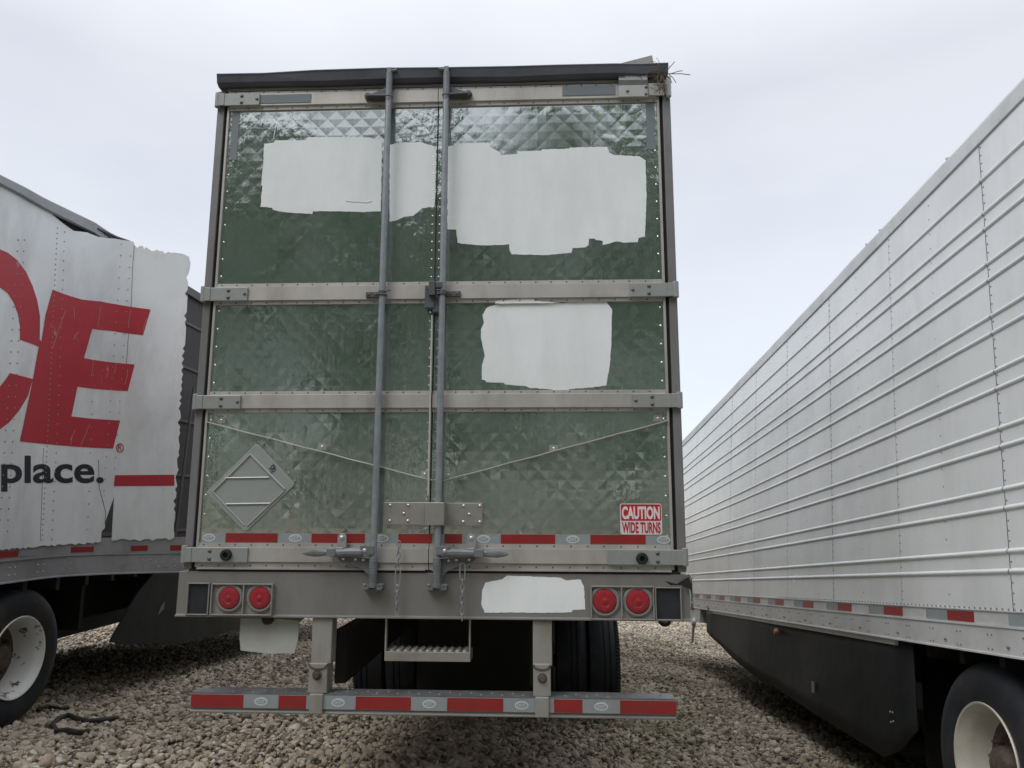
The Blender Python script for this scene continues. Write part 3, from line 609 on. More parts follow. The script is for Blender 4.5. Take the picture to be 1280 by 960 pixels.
# chains hanging on the lower rail
for (u0, v0, v1) in ((497, 676, 762), (578, 704, 768)):
    x = PX(u0, (v0+v1)/2, -.05); z = PZ(u0, v0, -.05); zb = PZ(u0, v1, -.05); b = MB(); k = 0
    big = 1
    while z > zb:
        Ln = .036
        if (u0 < 500 and 1.235 < z < 1.27) or (u0 > 500 and k == 0): Ln = .085; wd = .026
        else: wd = .015
        b.torus_link((x+random.uniform(-.002, .002), -.05 if Ln < .08 else -.052, z-Ln/2), (0, 0, 1), (1, 0, 0) if (k % 2 == 0 or Ln > .08) else (0, 1, 0), Ln, wd, .0032, 16); z -= Ln-.008; k += 1
    b.build('chain', STEEL, T, smooth=True)

# sill beam
zs1, zs0 = 1.228, 1.003
b = MB(); b.extr([(-.004, zs1), (-.006, zs0+.012), (-.018, zs0+.009), (-.018, zs0), (.10, zs0), (.10, zs1)], -WH-.02, WH+.012)
b.build('sill', SILL, T, bevel=.002)
b = MB(); b.box(-WH+.03, WH-.03, -.002, .06, 1.2285, 1.2425); b.build('sill_gasket', SEAL, T)
film('paint_patch', [(603, 737), (607, 728), (628, 724), (634, 719.5), (700, 722), (708, 725.5), (726, 724.5), (730, 733), (731.5, 762), (716, 762.5), (714, 765.5), (672, 766), (640, 765.5), (606, 766), (601.5, 755)], -.0062, T, .001)
# lamp clusters
def lamps(side, box, frame, cs_):
    u0, v0, u1, v1 = frame; y = -.006
    x0, x1 = PX(u0, (v0+v1)/2, y), PX(u1, (v0+v1)/2, y); z1, z0 = PZ((u0+u1)/2, v0, y), PZ((u0+u1)/2, v1, y)
    b = MB(); t = .007; yf = -.028
    b.box(x0, x1, yf, y, z1-t, z1); b.box(x0, x1, yf, y, z0, z0+t); b.box(x0, x0+t, yf, y, z0+t, z1-t); b.box(x1-t, x1, yf, y, z0+t, z1-t)
    xm = (PX(cs_[0][0], cs_[0][1], y)+PX(cs_[1][0], cs_[1][1], y))/2; b.box(xm-t/2, xm+t/2, yf, y, z0+t, z1-t)
    b.box(x0+t, x1-t, y-.003, y, z0+t, z1-t); hs = b.build('lamp_housing', HOUSING, T, bevel=.003)
    for (u, v, rpx) in cs_:
        p = onY(u, v, -.02); r = rpx/236
        b = MB(); b.lathe([(r*1.36, -.009), (r*1.34, -.018), (r*1.2, -.022), (r*1.05, -.020), (r*1.03, -.012)], (p.x, 0, p.z), (0, 1, 0), 32); b.build('lamp_grommet', mat('grey_grommet', (.2, .195, .185), .6, 0, .1, 9, BR, .5, 9), hs, smooth=True)
        b = MB(); b.lathe([(r*1.03, -.013), (r*1.02, -.020), (r*.95, -.025), (r*.82, -.0265), (r*.80, -.028), (r*.5, -.030), (r*.48, -.0292), (r*.2, -.0302), (r*.18, -.031), (r*.001, -.0315)], (p.x, 0, p.z), (0, 1, 0), 36); l_ = b.build('tail_light', LAMPRED, hs, smooth=True)
    u0, v0, u1, v1 = box; x0, x1 = PX(u0, (v0+v1)/2, y), PX(u1, (v0+v1)/2, y); z1, z0 = PZ((u0+u1)/2, v0, y), PZ((u0+u1)/2, v1, y)
    b = MB(); b.box(x0, x1, -.012, -.0045, z0, z1); g = b.build('corner_recess', BOXBLK, T)
    b = MB(); b.box(x0-.006, x0, -.026, -.005, z0-.006, z1+.006); b.box(x1, x1+.006, -.026, -.005, z0-.006, z1+.006); b.box(x0, x1, -.026, -.005, z1, z1+.005); b.box(x0, x1, -.026, -.005, z0-.005, z0); b.build('recess_rim', HOUSING, g, bevel=.002)
lamps(-1, (236.5, 729.5, 261.5, 767), (265, 729, 342, 769), ((286.5, 747.5, 12.6), (325, 747.5, 12.6)))
lamps(1, (820, 735, 850, 774), (738, 732, 817.5, 774.5), ((756, 751.5, 13.4), (797.5, 752, 13.4)))
# torn grimy corner of the sill
b = MB(); b.add([(1.18, -.0245, 1.20), (1.24, -.03, 1.185), (1.30, -.03, 1.22), (1.312, -.03, 1.16), (1.285, -.03, 1.165), (1.26, -.028, 1.18), (1.21, -.026, 1.178)], [(0, 1, 2, 3, 4, 5, 6)])
b.build('torn_rubber', RUBBER, T)
b = MB()
for k in range(5): b.path([(1.305, .005, 1.23-.01*k), (1.318, -.01, 1.21-.02*k), (1.31+.008*random.random(), -.02, 1.18-.02*k)], .003, 5)
b.build('loose_wire', BOXBLK, T)
# plate hanging below the sill
b = MB(); yy = .05
q = [(301, 773), (299.5, 797), (301, 813), (335, 817), (368, 816.5), (372.5, 800), (374.5, 776), (338, 773)]
b.prism([(PX(u, v, yy), PZ(u, v, yy)) for u, v in q], yy-.002, yy+.004)
hp = b.build('hanging_plate', PLATE, T)
b = MB(); p = onY(335, 773.5, .03); b.lathe([(.0, -.02), (.028, -.02), (.03, 0), (.0, .001)], (p.x, .035, p.z), (0, 1, 0), 16); b.build('plate_lamp', RUBBER, T)
b = MB(); p = onY(832, 779, .06); b.lathe([(.017, -.014), (.032, -.014), (.034, 0), (.032, .014), (.017, .014), (.017, -.014)], (p.x, .09, p.z+.012), (0, 1, 0), 24); b.build('rubber_ring', RUBBER, T, smooth=True)
b = MB(); pa = onY(831, 770, .06); b.box(pa.x-.01, pa.x+.01, .08, .1, pa.z-.04, 1.003); b.build('ring_hanger', CAST, T)
LEGM = mat('worn_leg', (.30, .295, .27), .5, .25, .1, 3, (.13, .10, .075), .6, 5, .0015, 10, 1)
# underride guard: bar and two legs
gy = -.01; gt, gm, gb = .635, .559, .541
xa, xb = PX(238.3, 880, gy), PX(845, 885, gy)
b = MB(); b.extr([(gy, gt), (gy, gb+.012), (gy-.006, gb+.009), (gy-.006, gb), (gy+.10, gb), (gy+.10, gt), (gy+.06, gt+.002)], xa, xb)
gbar = b.build('guard_bar', SILL, T, bevel=.003)
tp = MB(); x0_, x1_ = xa+.0, xb-.0
tp.add([(xa, gy-.004, gt+.003), (xb, gy-.004, gt+.003), (xb-.02, gy+.11, gt+.003), (xa+.09, gy+.11, gt+.003), (xa, gy-.004, gt-.008), (xb, gy-.004, gt-.008), (xb-.02, gy+.11, gt-.002), (xa+.09, gy+.11, gt-.002)], [(0, 1, 2, 3), (7, 6, 5, 4), (0, 4, 5, 1), (1, 5, 6, 2), (2, 6, 7, 3), (3, 7, 4, 0)])
for k in range(46): tp.dome((xa+.1+k*.0525, gy+.03+.03*(k % 2), gt+.003), .008, (0, 0, 1), .4, 6)
tp.build('step_tread', mat('tread_plate', (.17, .175, .18), .45, .4, .25, 12, (.08, .07, .06), .6, 10, .002, 60), gbar)
tape(gbar, gy-.0085, PZ(512, 887.6, gy), PZ(512, 870.5, gy), ((238.5, 304), (348, 382.5), (444.5, 513.5), (559, 629), (692.5, 728), (775, 845)), (326, 422.5, 536.5, 652, 751.5), 880, xa+.001, xb-.001)
for (u0, u1, ul0, ul1, bu, bv, wv) in ((390, 415, 385.5, 409, 396, 844, 831), (666, 690, 666.5, 688.5, 678, 848, 832)):
    b = MB(); yl = -.002
    x0, x1 = PX(u0, 790, yl), PX(u1, 790, yl); b.box(x0, x1, yl, yl+.09, .78, 1.002)
    xa_, xb_ = PX(ul0, 850, yl-.01), PX(ul1, 850, yl-.01)
    z1 = PZ(bu, wv, yl); z0 = .64
    b.box(xa_, xb_, yl-.014, yl+.09, z0, z1+.01)
    # shield shaped weld lip
    pts = [(xa_+.001, z1+.035), (xa_+.001, z1+.005)]+[((xa_+xb_)/2+(xb_-xa_)/2*.98*math.cos(t), z1+.006+.022*math.sin(t)) for t in [PI+PI*i/8 for i in range(9)]]+[(xb_-.001, z1+.035)]
    lip_ = MB(); lip_.path([(p_[0], yl-.0155, p_[1]) for p_ in pts[1:-1]], .005, 6)
    b.box((xa_+xb_)/2-.034, (xa_+xb_)/2+.034, yl-.03, yl+.0, .545, .64)
    lg = b.build('guard_leg', LEGM, T, bevel=.004); lip_.build('weld_lip', HUB, lg, smooth=True)
    b = MB(); p = onY(bu, bv, -.02); b.lathe([(.0, -.018), (.013, -.018), (.016, -.012), (.016, 0)], (p.x, -.016, p.z), (0, 1, 0), 16); b.lathe([(.014, -.003), (.024, -.003), (.024, 0)], (p.x, -.016, p.z), (0, 1, 0), 20); b.build('leg_bolt', HUB, lg, smooth=True)
# hanging step
ys = .03
xl, xr_ = PX(481, 800, ys), PX(588, 800, ys); zb_, zt_ = PZ(535, 827, ys), PZ(535, 815, ys)
b = MB(); b.box(xl, xr_, ys, ys+.14, zb_, zt_); 
for k in range(11):
    for j in range(3): b.dome((xl+.03+k*(xr_-xl-.06)/10, ys+.03+j*.04, zt_), .014, (0, 0, 1), .8, 8)
st = b.build('hanging_step', STAIN, T, bevel=.002)
b = MB(); b.box(xl, xl+.008, ys, ys+.03, zt_, 1.0); b.box(xr_-.008, xr_, ys, ys+.03, zt_, 1.0); b.build('step_strap', STAIN, st)
# axles, tyres, added shade panel
def wheel(parent, c, ax, rimm, name='wheel', r=.51, w=.27, deep=.17, lugs=False):
    """ax points outwards"""
    R_ = r; b = MB(); wv = []
    prof = [(.30, -.005), (.33, .004), (.40, .012), (.455, .006), (.485, -.015), (R_-.008, -.035), (R_, -.05), (R_, -.085), (R_-.012, -.088), (R_-.012, -.096), (R_, -.099), (R_, -.14), (R_-.012, -.143), (R_-.012, -.151), (R_, -.154), (R_, -.2), (R_-.02, -w+.02), (.45, -w), (.31, -w+.01)]
    b.lathe(prof, c, ax, 72); tb = MB()
    if lugs:
        A0 = Vector(ax).normalized(); E1 = A0.orthogonal().normalized(); E2 = A0.cross(E1); c0 = Vector(c)
        for k in range(96):
            t = 2*PI*k/96; d_ = E1*math.cos(t)+E2*math.sin(t); b.tube(c0+d_*.468+A0*.004, c0+d_*(R_+.002)-A0*.034, .0065, 5)
    t_ = b.build('tyre', TYRE, parent, smooth=True)
    b = MB(); b.lathe([(.298, -.012), (.306, .004), (.302, .010), (.292, .006), (.285, -.012), (.272, -.03), (.262, -.07), (.255, -deep+.01), (.245, -deep-.004)], c, ax, 64)
    b.build('rim', rimm, parent, smooth=True)
    a = Vector(ax).normalized(); c = Vector(c); b = MB()
    b.lathe([(.246, -deep-.003), (.235, -deep-.012), (.19, -deep-.014), (.15, -deep+.008), (.14, -deep+.010), (.10, -deep+.010)], c, ax, 48)
    b.lathe([(.105, -deep+.01), (.10, -deep+.06), (.085, -deep+.10), (.06, -deep+.115), (.0, -deep+.118)], c, ax, 32)
    e1 = a.orthogonal().normalized(); e2 = a.cross(e1)
    for k in range(10):
        t = 2*PI*k/10; p = c+(e1*math.cos(t)+e2*math.sin(t))*.142+a*(-deep+.01); b.tube(p, p+a*.045, .016, 6); b.tube(p+a*.045, p+a*.06, .009, 8)
    b.build('hub', HUB, parent, smooth=True)
for y in (4.05, 5.3):
    for sx in (-1, 1):
        for off in (0, .315):
            w_ = empty('wheel', (0, 0, 0), 'x', 'y'); del w_['label']; del w_['category']; w_.parent = T
            wheel(w_, (sx*(1.285-off), y, float(gz(sx*.9, y))+.5), (sx, 0, 0), RIMW, w=.30, lugs=(off == 0))
    b = MB(); b.tube((-1.1, y, float(gz(0, y))+.5), (1.1, y, float(gz(0, y))+.5), .06, 16); b.box(-.62, -.5, y-.3, y+.3, .1, .63); b.box(.5, .62, y-.3, y+.3, .1, .63); b.build('axle', UNDER, T)
b = MB(); b.box(-.655, .655, 3.56, 3.59, -.3, .93); b.build('added_shade_panel', UNDER, T)  # added black panel, stands in for the deep shade between the wheels

# dry grass clump at the top corner
b = MB(); p0 = onY(826, 92, -.06)
for k in range(55):
    a = random.gauss(0, 1); st_ = Vector((p0.x-.02+random.gauss(0, .025), -.06+random.gauss(0, .02), p0.z+random.gauss(-.01, .035)))
    d = Vector((random.gauss(.1, 1), random.gauss(-.3, .7), random.gauss(-.1, 1))).normalized(); L_ = random.uniform(.02, .06)
    mid = st_+d*L_*.5+Vector((random.gauss(0, .008), 0, random.gauss(0, .008))); b.path([st_, mid, st_+d*L_+Vector((0, 0, -.01))], .0013, 3)
def blade(*px): b.path([Vector((PX(u, v, -.06), -.06, PZ(u, v, -.06))) for u, v in px], .0022, 4)
blade((830, 92), (842, 92.3), (852, 92.2), (863, 93.6)); blade((834, 88), (839, 82), (843.5, 77)); blade((836, 93), (848, 89), (853, 88.5)); blade((836, 93), (841, 97), (845, 103.5)); blade((822, 98), (823, 108), (826, 112)); blade((830, 92), (838, 99), (840, 104))
for k in range(40):
    u = random.gauss(826, 3); v = random.uniform(92, 112); blade((u, v), (u+random.gauss(0, 3), v+random.uniform(2, 7)))
o = b.build('grass_clump', mat('dry_grass', (.11, .085, .06), .8, 0, .4, 30)); tag(o, 'tuft of dry grass stuck in the broken top corner of the middle trailer', 'grass clump')

# ================================================================== RIGHT TRAILER (ribbed white side)
Dd = ray(684, 731).normalized(); U0 = (Vector((0, 0, 1))-Dd*Dd.z).normalized(); Rt = Dd.cross(U0); rl = math.radians(5)
Ud = (U0*math.cos(rl)+Rt*math.sin(rl)).normalized(); Nd = Dd.cross(Ud); K = 2.342
def rhit(u, v, k=K):
    d = ray(u, v); q = d*(k/d.dot(Nd)); return q.dot(Dd), q.dot(Ud)
O = CP+Nd*K                                  # side plane origin; local axes: X outwards from us (Nd), Y forward (Dd), Z up (Ud)
RT = empty('semi_trailer', (0, 0, 0), 'long white trailer on the right with pairs of horizontal ribs and a black side skirt', 'trailer', 'parked semi trailers')
RT.matrix_world = Matrix(((Nd.x, Dd.x, Ud.x, O.x), (Nd.y, Dd.y, Ud.y, O.y), (Nd.z, Dd.z, Ud.z, O.z), (0, 0, 0, 1)))
S0, S1 = 1.2, 14.05
WPAN = mat('white_ribbed_panel', (.73, .745, .74), .24, .12, .04, 1.3, (.50, .51, .50), .5, 1.8, .012, 1.3, 1)
ZT, ZTR, ZB, ZTAPE, ZR = 2.873, 2.75, .089, .013, -.133
# the side skin: profile with pressed ribs
ribs = [2.515]+[v for c_ in (2.256, 1.94, 1.625, 1.304, .985, .66, .34) for v in (c_+.048, c_-.052)]
prof = [(0, ZB)]
for z in sorted(ribs):
    for dz, dx in ((-.016, 0), (-.012, -.0055), (-.006, -.010), (0, -.0115), (.006, -.010), (.012, -.0055), (.016, 0)): prof.append((dx, z+dz))
prof.append((0, ZTR+.01))
seams = [S0+.38, 2.80, 4.02, 5.24, 6.46, 7.68, 8.90, 10.12, 11.34, 12.56]
edges = [S0]+seams[0:]+[S1]; b = MB(); rb = MB()
for a, c_ in zip(edges[:-1], edges[1:]):
    lift = random.uniform(-.0006, .0006); k = 4; vs = []
    for j in range(k+1):
        s = a+.003+(c_-a-.006)*j/k
        bow = -.003*math.sin(PI*j/k)*random.uniform(.3, 1)
        for (dx, z) in prof: vs.append((dx+lift+bow*math.sin(z*2.1+a), s, z))
    n_ = len(prof); b.add(vs, [(j*n_+i, j*n_+i+1, (j+1)*n_+i+1, (j+1)*n_+i) for j in range(k) for i in range(n_-1)])
side = b.build('side_panel', WPAN, RT, smooth=True)
b = MB()
for c_ in seams: b.box(.001, .003, c_-.004, c_+.004, ZB, ZTR)
b.build('seam_joint', flat('dark_joint', (.07, .07, .07), .8), side)
for c_ in seams[1:8]:
    z = ZB+.04
    while z < ZTR: rb.dome((-.001, c_-.014, z), .0055, (-1, 0, 0), .5, 6); z += .052
for i, (a, c_) in enumerate(zip(seams[1:7], seams[2:8])):
    z = ZB+.08
    while z < ZTR: rb.dome((-.002, (a+c_)/2, z), .005, (-1, 0, 0), .5, 6); z += .105
s = S0+.1
while s < 8: rb.dome((-.003, s, ZB+.012), .0065, (-1, 0, 0), .7, 6); s += .052
rb.build('rivets', flat('grey_rivet', (.22, .22, .22), .5, metal=.4), side)['kind'] = 'stuff'
# body behind the skin, top rail, lower rails
b = MB(); b.box(.006, 2.56, S0, S1, ZR+.03, ZT-.01); b.build('body', flat('grey_body', (.4, .41, .42), .5), RT)
RAILM = mat('white_rail', (.56, .57, .565), .42, .15, .05, 2, (.3, .29, .26), .45, 3, .001, 10)
b = MB()
vs = []; kk = 30
for j in range(kk+1):
    s = S0+(S1-S0)*j/kk; w = random.uniform(-.004, .004)
    for p in ((-.006, ZTR), (-.012, ZTR+.006), (-.012, ZT-.02), (-.006, ZT+w), (.1, ZT+.01), (.1, ZTR)): vs.append((p[0], s, p[1]))
b.add(vs, [(j*6+i, j*6+(i+1) % 6, (j+1)*6+(i+1) % 6, (j+1)*6+i) for j in range(kk) for i in range(6)]+[tuple(range(6)), tuple(range(kk*6, kk*6+6))])
for j in range(60): b.dome((-.012, S0+.2*j, ZTR+.03), .005, (-1, 0, 0), .5, 6)
for s in (3.45, 4.35, 5.35, 5.6): b.tube((.0, s, ZT-.004), (.0, s+.02, ZT+.012), .012, 8)
b.build('top_rail', RAILM, RT)
b = MB()
b.extr([(0, 0)]*3, 0, 0) if 0 else None
def strip(b, pr, s0=S0, s1=S1, k=24, wob=0):
    vs = []; n_ = len(pr)
    for j in range(k+1):
        s = s0+(s1-s0)*j/k
        for p in pr: vs.append((p[0], s, p[1]+(random.uniform(-wob, wob))))
    b.add(vs, [(j*n_+i, j*n_+(i+1) % n_, (j+1)*n_+(i+1) % n_, (j+1)*n_+i) for j in range(k) for i in range(n_)]+[tuple(range(n_)), tuple(range(k*n_, k*n_+n_))])
strip(b, [(-.004, ZTAPE), (-.004, ZB-.004), (-.010, ZB-.003), (-.010, ZB+.003), (.02, ZB+.003), (.02, ZTAPE)])
strip(b, [(-.014, ZR+.012), (-.014, ZTAPE-.008), (-.020, ZTAPE-.006), (-.020, ZTAPE+.002), (.02, ZTAPE+.002), (.02, ZR), (-.024, ZR), (-.024, ZR+.009)])
low = b.build('bottom_rail', RAILM, RT)
b = MB()
for i in range(34):
    s = 3.0+i*.305
    for ds in (-.018, .018):
        for z in (ZR+.03, ZTAPE-.045): b.dome((-.014, s+ds, z), .006, (-1, 0, 0), .7, 6)
    if i % 2: b.dome((-.014, s+.14, ZR+.05), .011, (-1, 0, 0), 1.2, 8)
b.build('rail_bolt', flat('rail_bolts', (.2, .19, .18), .4, metal=.5), low)['kind'] = 'stuff'
bt = MB(); br_ = MB()
s_ = rhit(1224, 740)[0]
tz0, tz1 = ZTAPE+.010, ZB-.010
reds = [(1183, 1217), (1105, 1129.5)]
s_a = rhit(1217, 745)[0]; s_b = rhit(1184, 743)[0]; step = rhit(1105, 738)[0]-s_b
for i in range(-3, 14):
    a = s_a+(step)*i; w = (s_b-s_a)
    if a < S0 or a+w > S1: continue
    bt = MB(); bt.box(-.0058, -.0045, a+w+.005, a+w*1.9, tz0, tz1); tb_ = bt.build('reflective_tape', TSIL, low)
    br_ = MB(); br_.box(-.0062, -.0045, a, a+w, tz0, tz1); br_.build('red_block', TRED, tb_)
# outer skirt
kz = K+.03
sk = [(rhit(1141, 806, kz)), (rhit(1143, 840, kz)), (rhit(1144.5, 912, kz)), (rhit(1140, 930, kz)), (rhit(1105, 947, kz)), (rhit(1040, 905, kz)), (rhit(1000, 880, kz)), (rhit(950, 850, kz)), (rhit(925, 829, kz)), (rhit(905, 812, kz)), (rhit(888, 798, kz)), (rhit(876, 780, kz))]
lowp = sk[2:]; b = MB(); vs = []; ss = np.linspace(sk[1][0], 11.6, 26)
lo_s = np.array([p[0] for p in lowp]); lo_z = np.array([p[1] for p in lowp])
for s in ss:
    zb_ = float(np.interp(s, lo_s, lo_z)) if s > lo_s[0] else lo_z[0]
    for j in range(7):
        t = j/6; z = ZR+.01+(zb_-ZR-.01)*t; bow = .03+.012*math.sin(s*1.9)+.02*t*t*math.sin(s*2.3+1)
        vs.append((bow, s, z))
b.add(vs, [(i*7+j, i*7+j+1, (i+1)*7+j+1, (i+1)*7+j) for i in range(25) for j in range(6)])
skirt = b.build('side_skirt', SKIRT, RT, smooth=True); md = skirt.modifiers.new('s', 'SOLIDIFY'); md.thickness = .01; md.offset = 1
b = MB(); s_, z_ = rhit(1019, 859, kz); b.prism([(0, 0)]*0 or [(0, 0), (1, 0), (0, 1)], 0, 0) if 0 else None
b.box(.008, .014, s_-.03, s_+.03, z_-.045, z_+.045)
for (u, v) in ((1115, 890), (1119, 902), (1116, 903), (1118, 891)): q_ = rhit(u, v, kz); b.dome((.02, q_[0], q_[1]), .008, (-1, 0, 0), 1)
b.build('skirt_label', flat('scuffed_label', (.2, .2, .2), .5), skirt)
b = MB(); sA, _ = rhit(1119, 806); b.box(-.0, .06, sA, 11.3, ZR-.035, ZR-.004); b.build('skirt_rail', RAILM, RT)
b = MB(); s_, z_ = rhit(969, 789, kz-.04); b.lathe([(0, -.03), (.025, -.028), (.032, -.01), (.034, 0)], (.01, s_, z_), (1, 0, 0), 16); b.build('marker_lamp', AMBER, RT, smooth=True)
# bracket and dangling hoses at the far front end
b = MB(); s_, z_ = rhit(870, 775, kz); b.box(-.01, .2, s_-.5, s_+.5, z_-.02, ZR); b.lathe([(0, -.06), (.06, -.05), (.07, 0)], (0, s_-.1, z_-.03), (1, 0, 0), 14); b.tube((0, s_, z_-.02), (0, s_+.1, z_-.35), .02, 8); b.build('front_bracket', RAILM, RT, smooth=True)
b = MB(); sT, zT_ = rhit(868, 757); b.prism([(0, 0), (1, 0), (0, 1)], 0, 0) if 0 else None
for (u, v, w) in ((866.5, 758, .17), (887, 763, .12)):
    s_, z_ = rhit(u, v); b.add([(-.026, s_-w, z_-.05), (-.026, s_+w*.6, z_-.055), (-.026, s_, z_+.075)], [(0, 1, 2)])
b.build('tear', BOXBLK, RT)
# wheels of right trailer
wc_s, wc_z = 4.45, -.695
for ds in (0, -1.25):
    for x_ in (.05, .40, 2.2):
        w_ = bpy.data.objects.new('wheel', None); C.objects.link(w_); w_.parent = RT
        wheel(w_, (x_, wc_s+ds, wc_z), (-1 if x_ < 2 else 1, 0, 0), RIMW, deep=.165)
b = MB()
for ds in (0, -1.25): b.tube((.2, wc_s+ds, wc_z), (2.3, wc_s+ds, wc_z), .07, 12)
for k in range(30): b.box(.1, 2.45, S0+.3+k*.4, S0+.35+k*.4, ZR-.08, ZR+.02)
for x_ in (.75, 1.75): b.box(x_, x_+.08, S0, 12, ZR-.35, ZR-.05)
b.box(2.4, 2.45, S0, 12, ZR-1.0, ZR); b.box(.3, 2.3, 5.6, 5.65, ZR-.8, ZR)
b.build('chassis', UNDER, RT)

# ================================================================== LEFT TRAILER (torn white side with red lettering)
XL = -3.43
LTM = empty('semi_trailer', (XL, 1.7, -.09), 'wrecked white trailer on the left with peeled side skin and big red letters', 'trailer', 'parked semi trailers')
def LP_(o):   # parent keeping world coordinates
    o.parent = LTM; o.matrix_parent_inverse = Matrix.Translation(-Vector((XL, 1.7, -.09))); return o
ctrl = [(XL, -1.6), (XL, .5), (XL, 1.5), (XL+.005, 1.95), (XL+.06, 2.22), (XL+.24, 2.42), (XL+.46, 2.55), (XL+.72, 2.66), (XL+1.05, 2.76)]
def catmull(P, k=8):
    o = []
    for i in range(len(P)-1):
        p0 = np.array(P[max(i-1, 0)]); p1 = np.array(P[i]); p2 = np.array(P[i+1]); p3 = np.array(P[min(i+2, len(P)-1)])
        for j in range(k):
            t = j/k; o.append(.5*((2*p1)+(-p0+p2)*t+(2*p0-5*p1+4*p2-p3)*t*t+(-p0+3*p1-3*p2+p3)*t**3))
    o.append(np.array(P[-1], float)); return np.array(o)
CV = catmull(ctrl); SEG = np.hypot(*np.diff(CV, axis=0).T); CS = np.concatenate([[0], np.cumsum(SEG)])
def wpos(s, z, off=0.):
    s = min(max(s, 0), CS[-1]-1e-6); i = min(int(np.searchsorted(CS, s, side='right'))-1, len(SEG)-1); t = (s-CS[i])/SEG[i]
    p = CV[i]*(1-t)+CV[i+1]*t; d0 = (CV[min(i+1, len(CV)-1)]-CV[i])/SEG[i]
    nx_, ny_ = d0[1], -d0[0]                      # towards +x / camera
    # slight vertical bulge of the loose skin
    bul = .018*math.sin(max(0, z-1.2)*1.25)*max(0, min(1, (s-3.3)/1.2))+.009*math.sin(s*10.5+.4)*max(0, min(1, (s-3.0)/.8))*max(0, min(1, (z-1.1)/1.6))
    return (p[0]+nx_*(off+bul), p[1]+ny_*(off+bul), z)
def wpx(u, v):
    d = ray(u, v); best = None
    for i in range(len(SEG)):
        a, c_ = CV[i], CV[i+1]; e = c_-a; den = d.x*e[1]-d.y*e[0]
        if abs(den) < 1e-9: continue
        rx, ry = a[0]-CP.x, a[1]-CP.y
        t = (rx*e[1]-ry*e[0])/den; w = (rx*d.y-ry*d.x)/den
        if t > 0 and (-1e-6 <= w <= 1+1e-6 or (i == 0 and w < 0) or (i == len(SEG)-1 and w > 1)):
            if best is None or t < best[0]: best = (t, CS[i]+w*SEG[i], CP.z+d.z*t)
    return best[1], best[2]
def sz_poly(b, polys, off, mi=0, ds=.03):
    """fill polygons given in (s,z) with vertical trapezoids so they wrap the curved skin"""
    for poly in polys:
        ev = sorted(set([p[0] for p in poly]+list(np.arange(min(p[0] for p in poly), max(p[0] for p in poly), ds))))
        n_ = len(poly)
        for a, c_ in zip(ev[:-1], ev[1:]):
            if c_-a < 1e-5: continue
            m = (a+c_)/2; cr_ = []
            for i in range(n_):
                p, q = poly[i], poly[(i+1) % n_]
                if (p[0]-m)*(q[0]-m) < 0:
                    f = lambda x: p[1]+(q[1]-p[1])*(x-p[0])/(q[0]-p[0])
                    cr_.append((f(m), f(a), f(c_)))
            cr_.sort()
            for k in range(0, len(cr_)-1, 2):
                lo, hi = cr_[k], cr_[k+1]; L0 = max(lo[1], lo[2])+.008; L1_ = min(hi[1], hi[2])-.008
                lv = [q*.1 for q in range(int(L0*10)-1, int(L1_*10)+2) if L0 < q*.1 < L1_]
                A_ = [lo[1]]+lv+[hi[1]]; B_ = [lo[2]]+lv+[hi[2]]
                for r_ in range(len(A_)-1):
                    b.add([wpos(a, A_[r_], off), wpos(c_, B_[r_], off), wpos(c_, B_[r_+1], off), wpos(a, A_[r_+1], off)], [(0, 1, 2, 3)], abs(mi))
def teeth(pts, amp, step=4.0):
    q = []
    for a, c_ in zip(pts[:-1], pts[1:]):
        L_ = math.hypot(c_[0]-a[0], c_[1]-a[1]); k = max(1, int(L_/step)); nx_, ny_ = (c_[1]-a[1])/L_, -(c_[0]-a[0])/L_
        for j in range(k):
            t = j/k; w = amp*(1 if (j+(random.random() < .2)) % 2 else 0)*random.uniform(.3, 1.5); t += random.uniform(-.25, .25)/k if j else 0; q.append((a[0]+(c_[0]-a[0])*t+nx_*w, a[1]+(c_[1]-a[1])*t+ny_*w))
    return q
topE = [(-130, 120), (0, 223), (13, 230.6), (41.6, 250), (65.6, 268), (92, 288.6), (108, 290.5), (122.5, 296), (145, 298), (167, 301.7)]
topE2 = [(168, 306), (179, 308), (180, 312), (182, 309), (203, 313.8), (239.3, 318)]
rightE = [(239.3, 318), (235, 353), (232, 422), (227.5, 487), (223, 597), (220, 622), (217.7, 672)]
botE = [(217.7, 672), (180, 674), (151, 673.5), (139, 676)]
botE2 = [(126, 677), (98, 679), (64, 681), (0, 686.5)]
outl = topE+[(167.5, 302)]+teeth(topE2, -2.2, 3.5)+teeth(rightE, -2.4, 4.5)+teeth(botE, 2, 5)+[(139.5, 676), (140.5, 655), (142.5, 621), (131.5, 652), (131, 660), (127, 664)]+teeth(botE2, 1.6, 3.5)+[(0, 687), (-130, 699)]
SKW = mat('white_torn_skin', (.74, .76, .765), .42, .05, .06, 1.6, (.33, .33, .32), .6, 1.7, .012, 2.0, 1)
b = MB(); sz_poly(b, [[wpx(*p) for p in outl]], 0)
skin = b.build('side_skin', SKW, None, smooth=False, recalc=False); LP_(skin)
bm = bmesh.new(); bm.from_mesh(skin.data); bmesh.ops.remove_doubles(bm, verts=bm.verts, dist=.0008); bm.to_mesh(skin.data); bm.free()
skin.data.polygons.foreach_set('use_smooth', [True]*len(skin.data.polygons))
md = skin.modifiers.new('s', 'SOLIDIFY'); md.thickness = .003; md.offset = 0
md = skin.modifiers.new('e', 'EDGE_SPLIT'); md.split_angle = math.radians(40)
LRED = mat('lettering_red', (.42, .032, .045), .42, 0, .10, 2.5, (.55, .5, .5), .4, 11, .001, 20, 1)
for n_ in LRED.node_tree.nodes:
    if n_.type == 'MAP_RANGE' and abs(n_.inputs['From Min'].default_value-.45) < .01: n_.inputs['From Min'].default_value = .63; n_.inputs['From Max'].default_value = .70
def lt(x, y): return (x*.15625, 290+y*.15625)
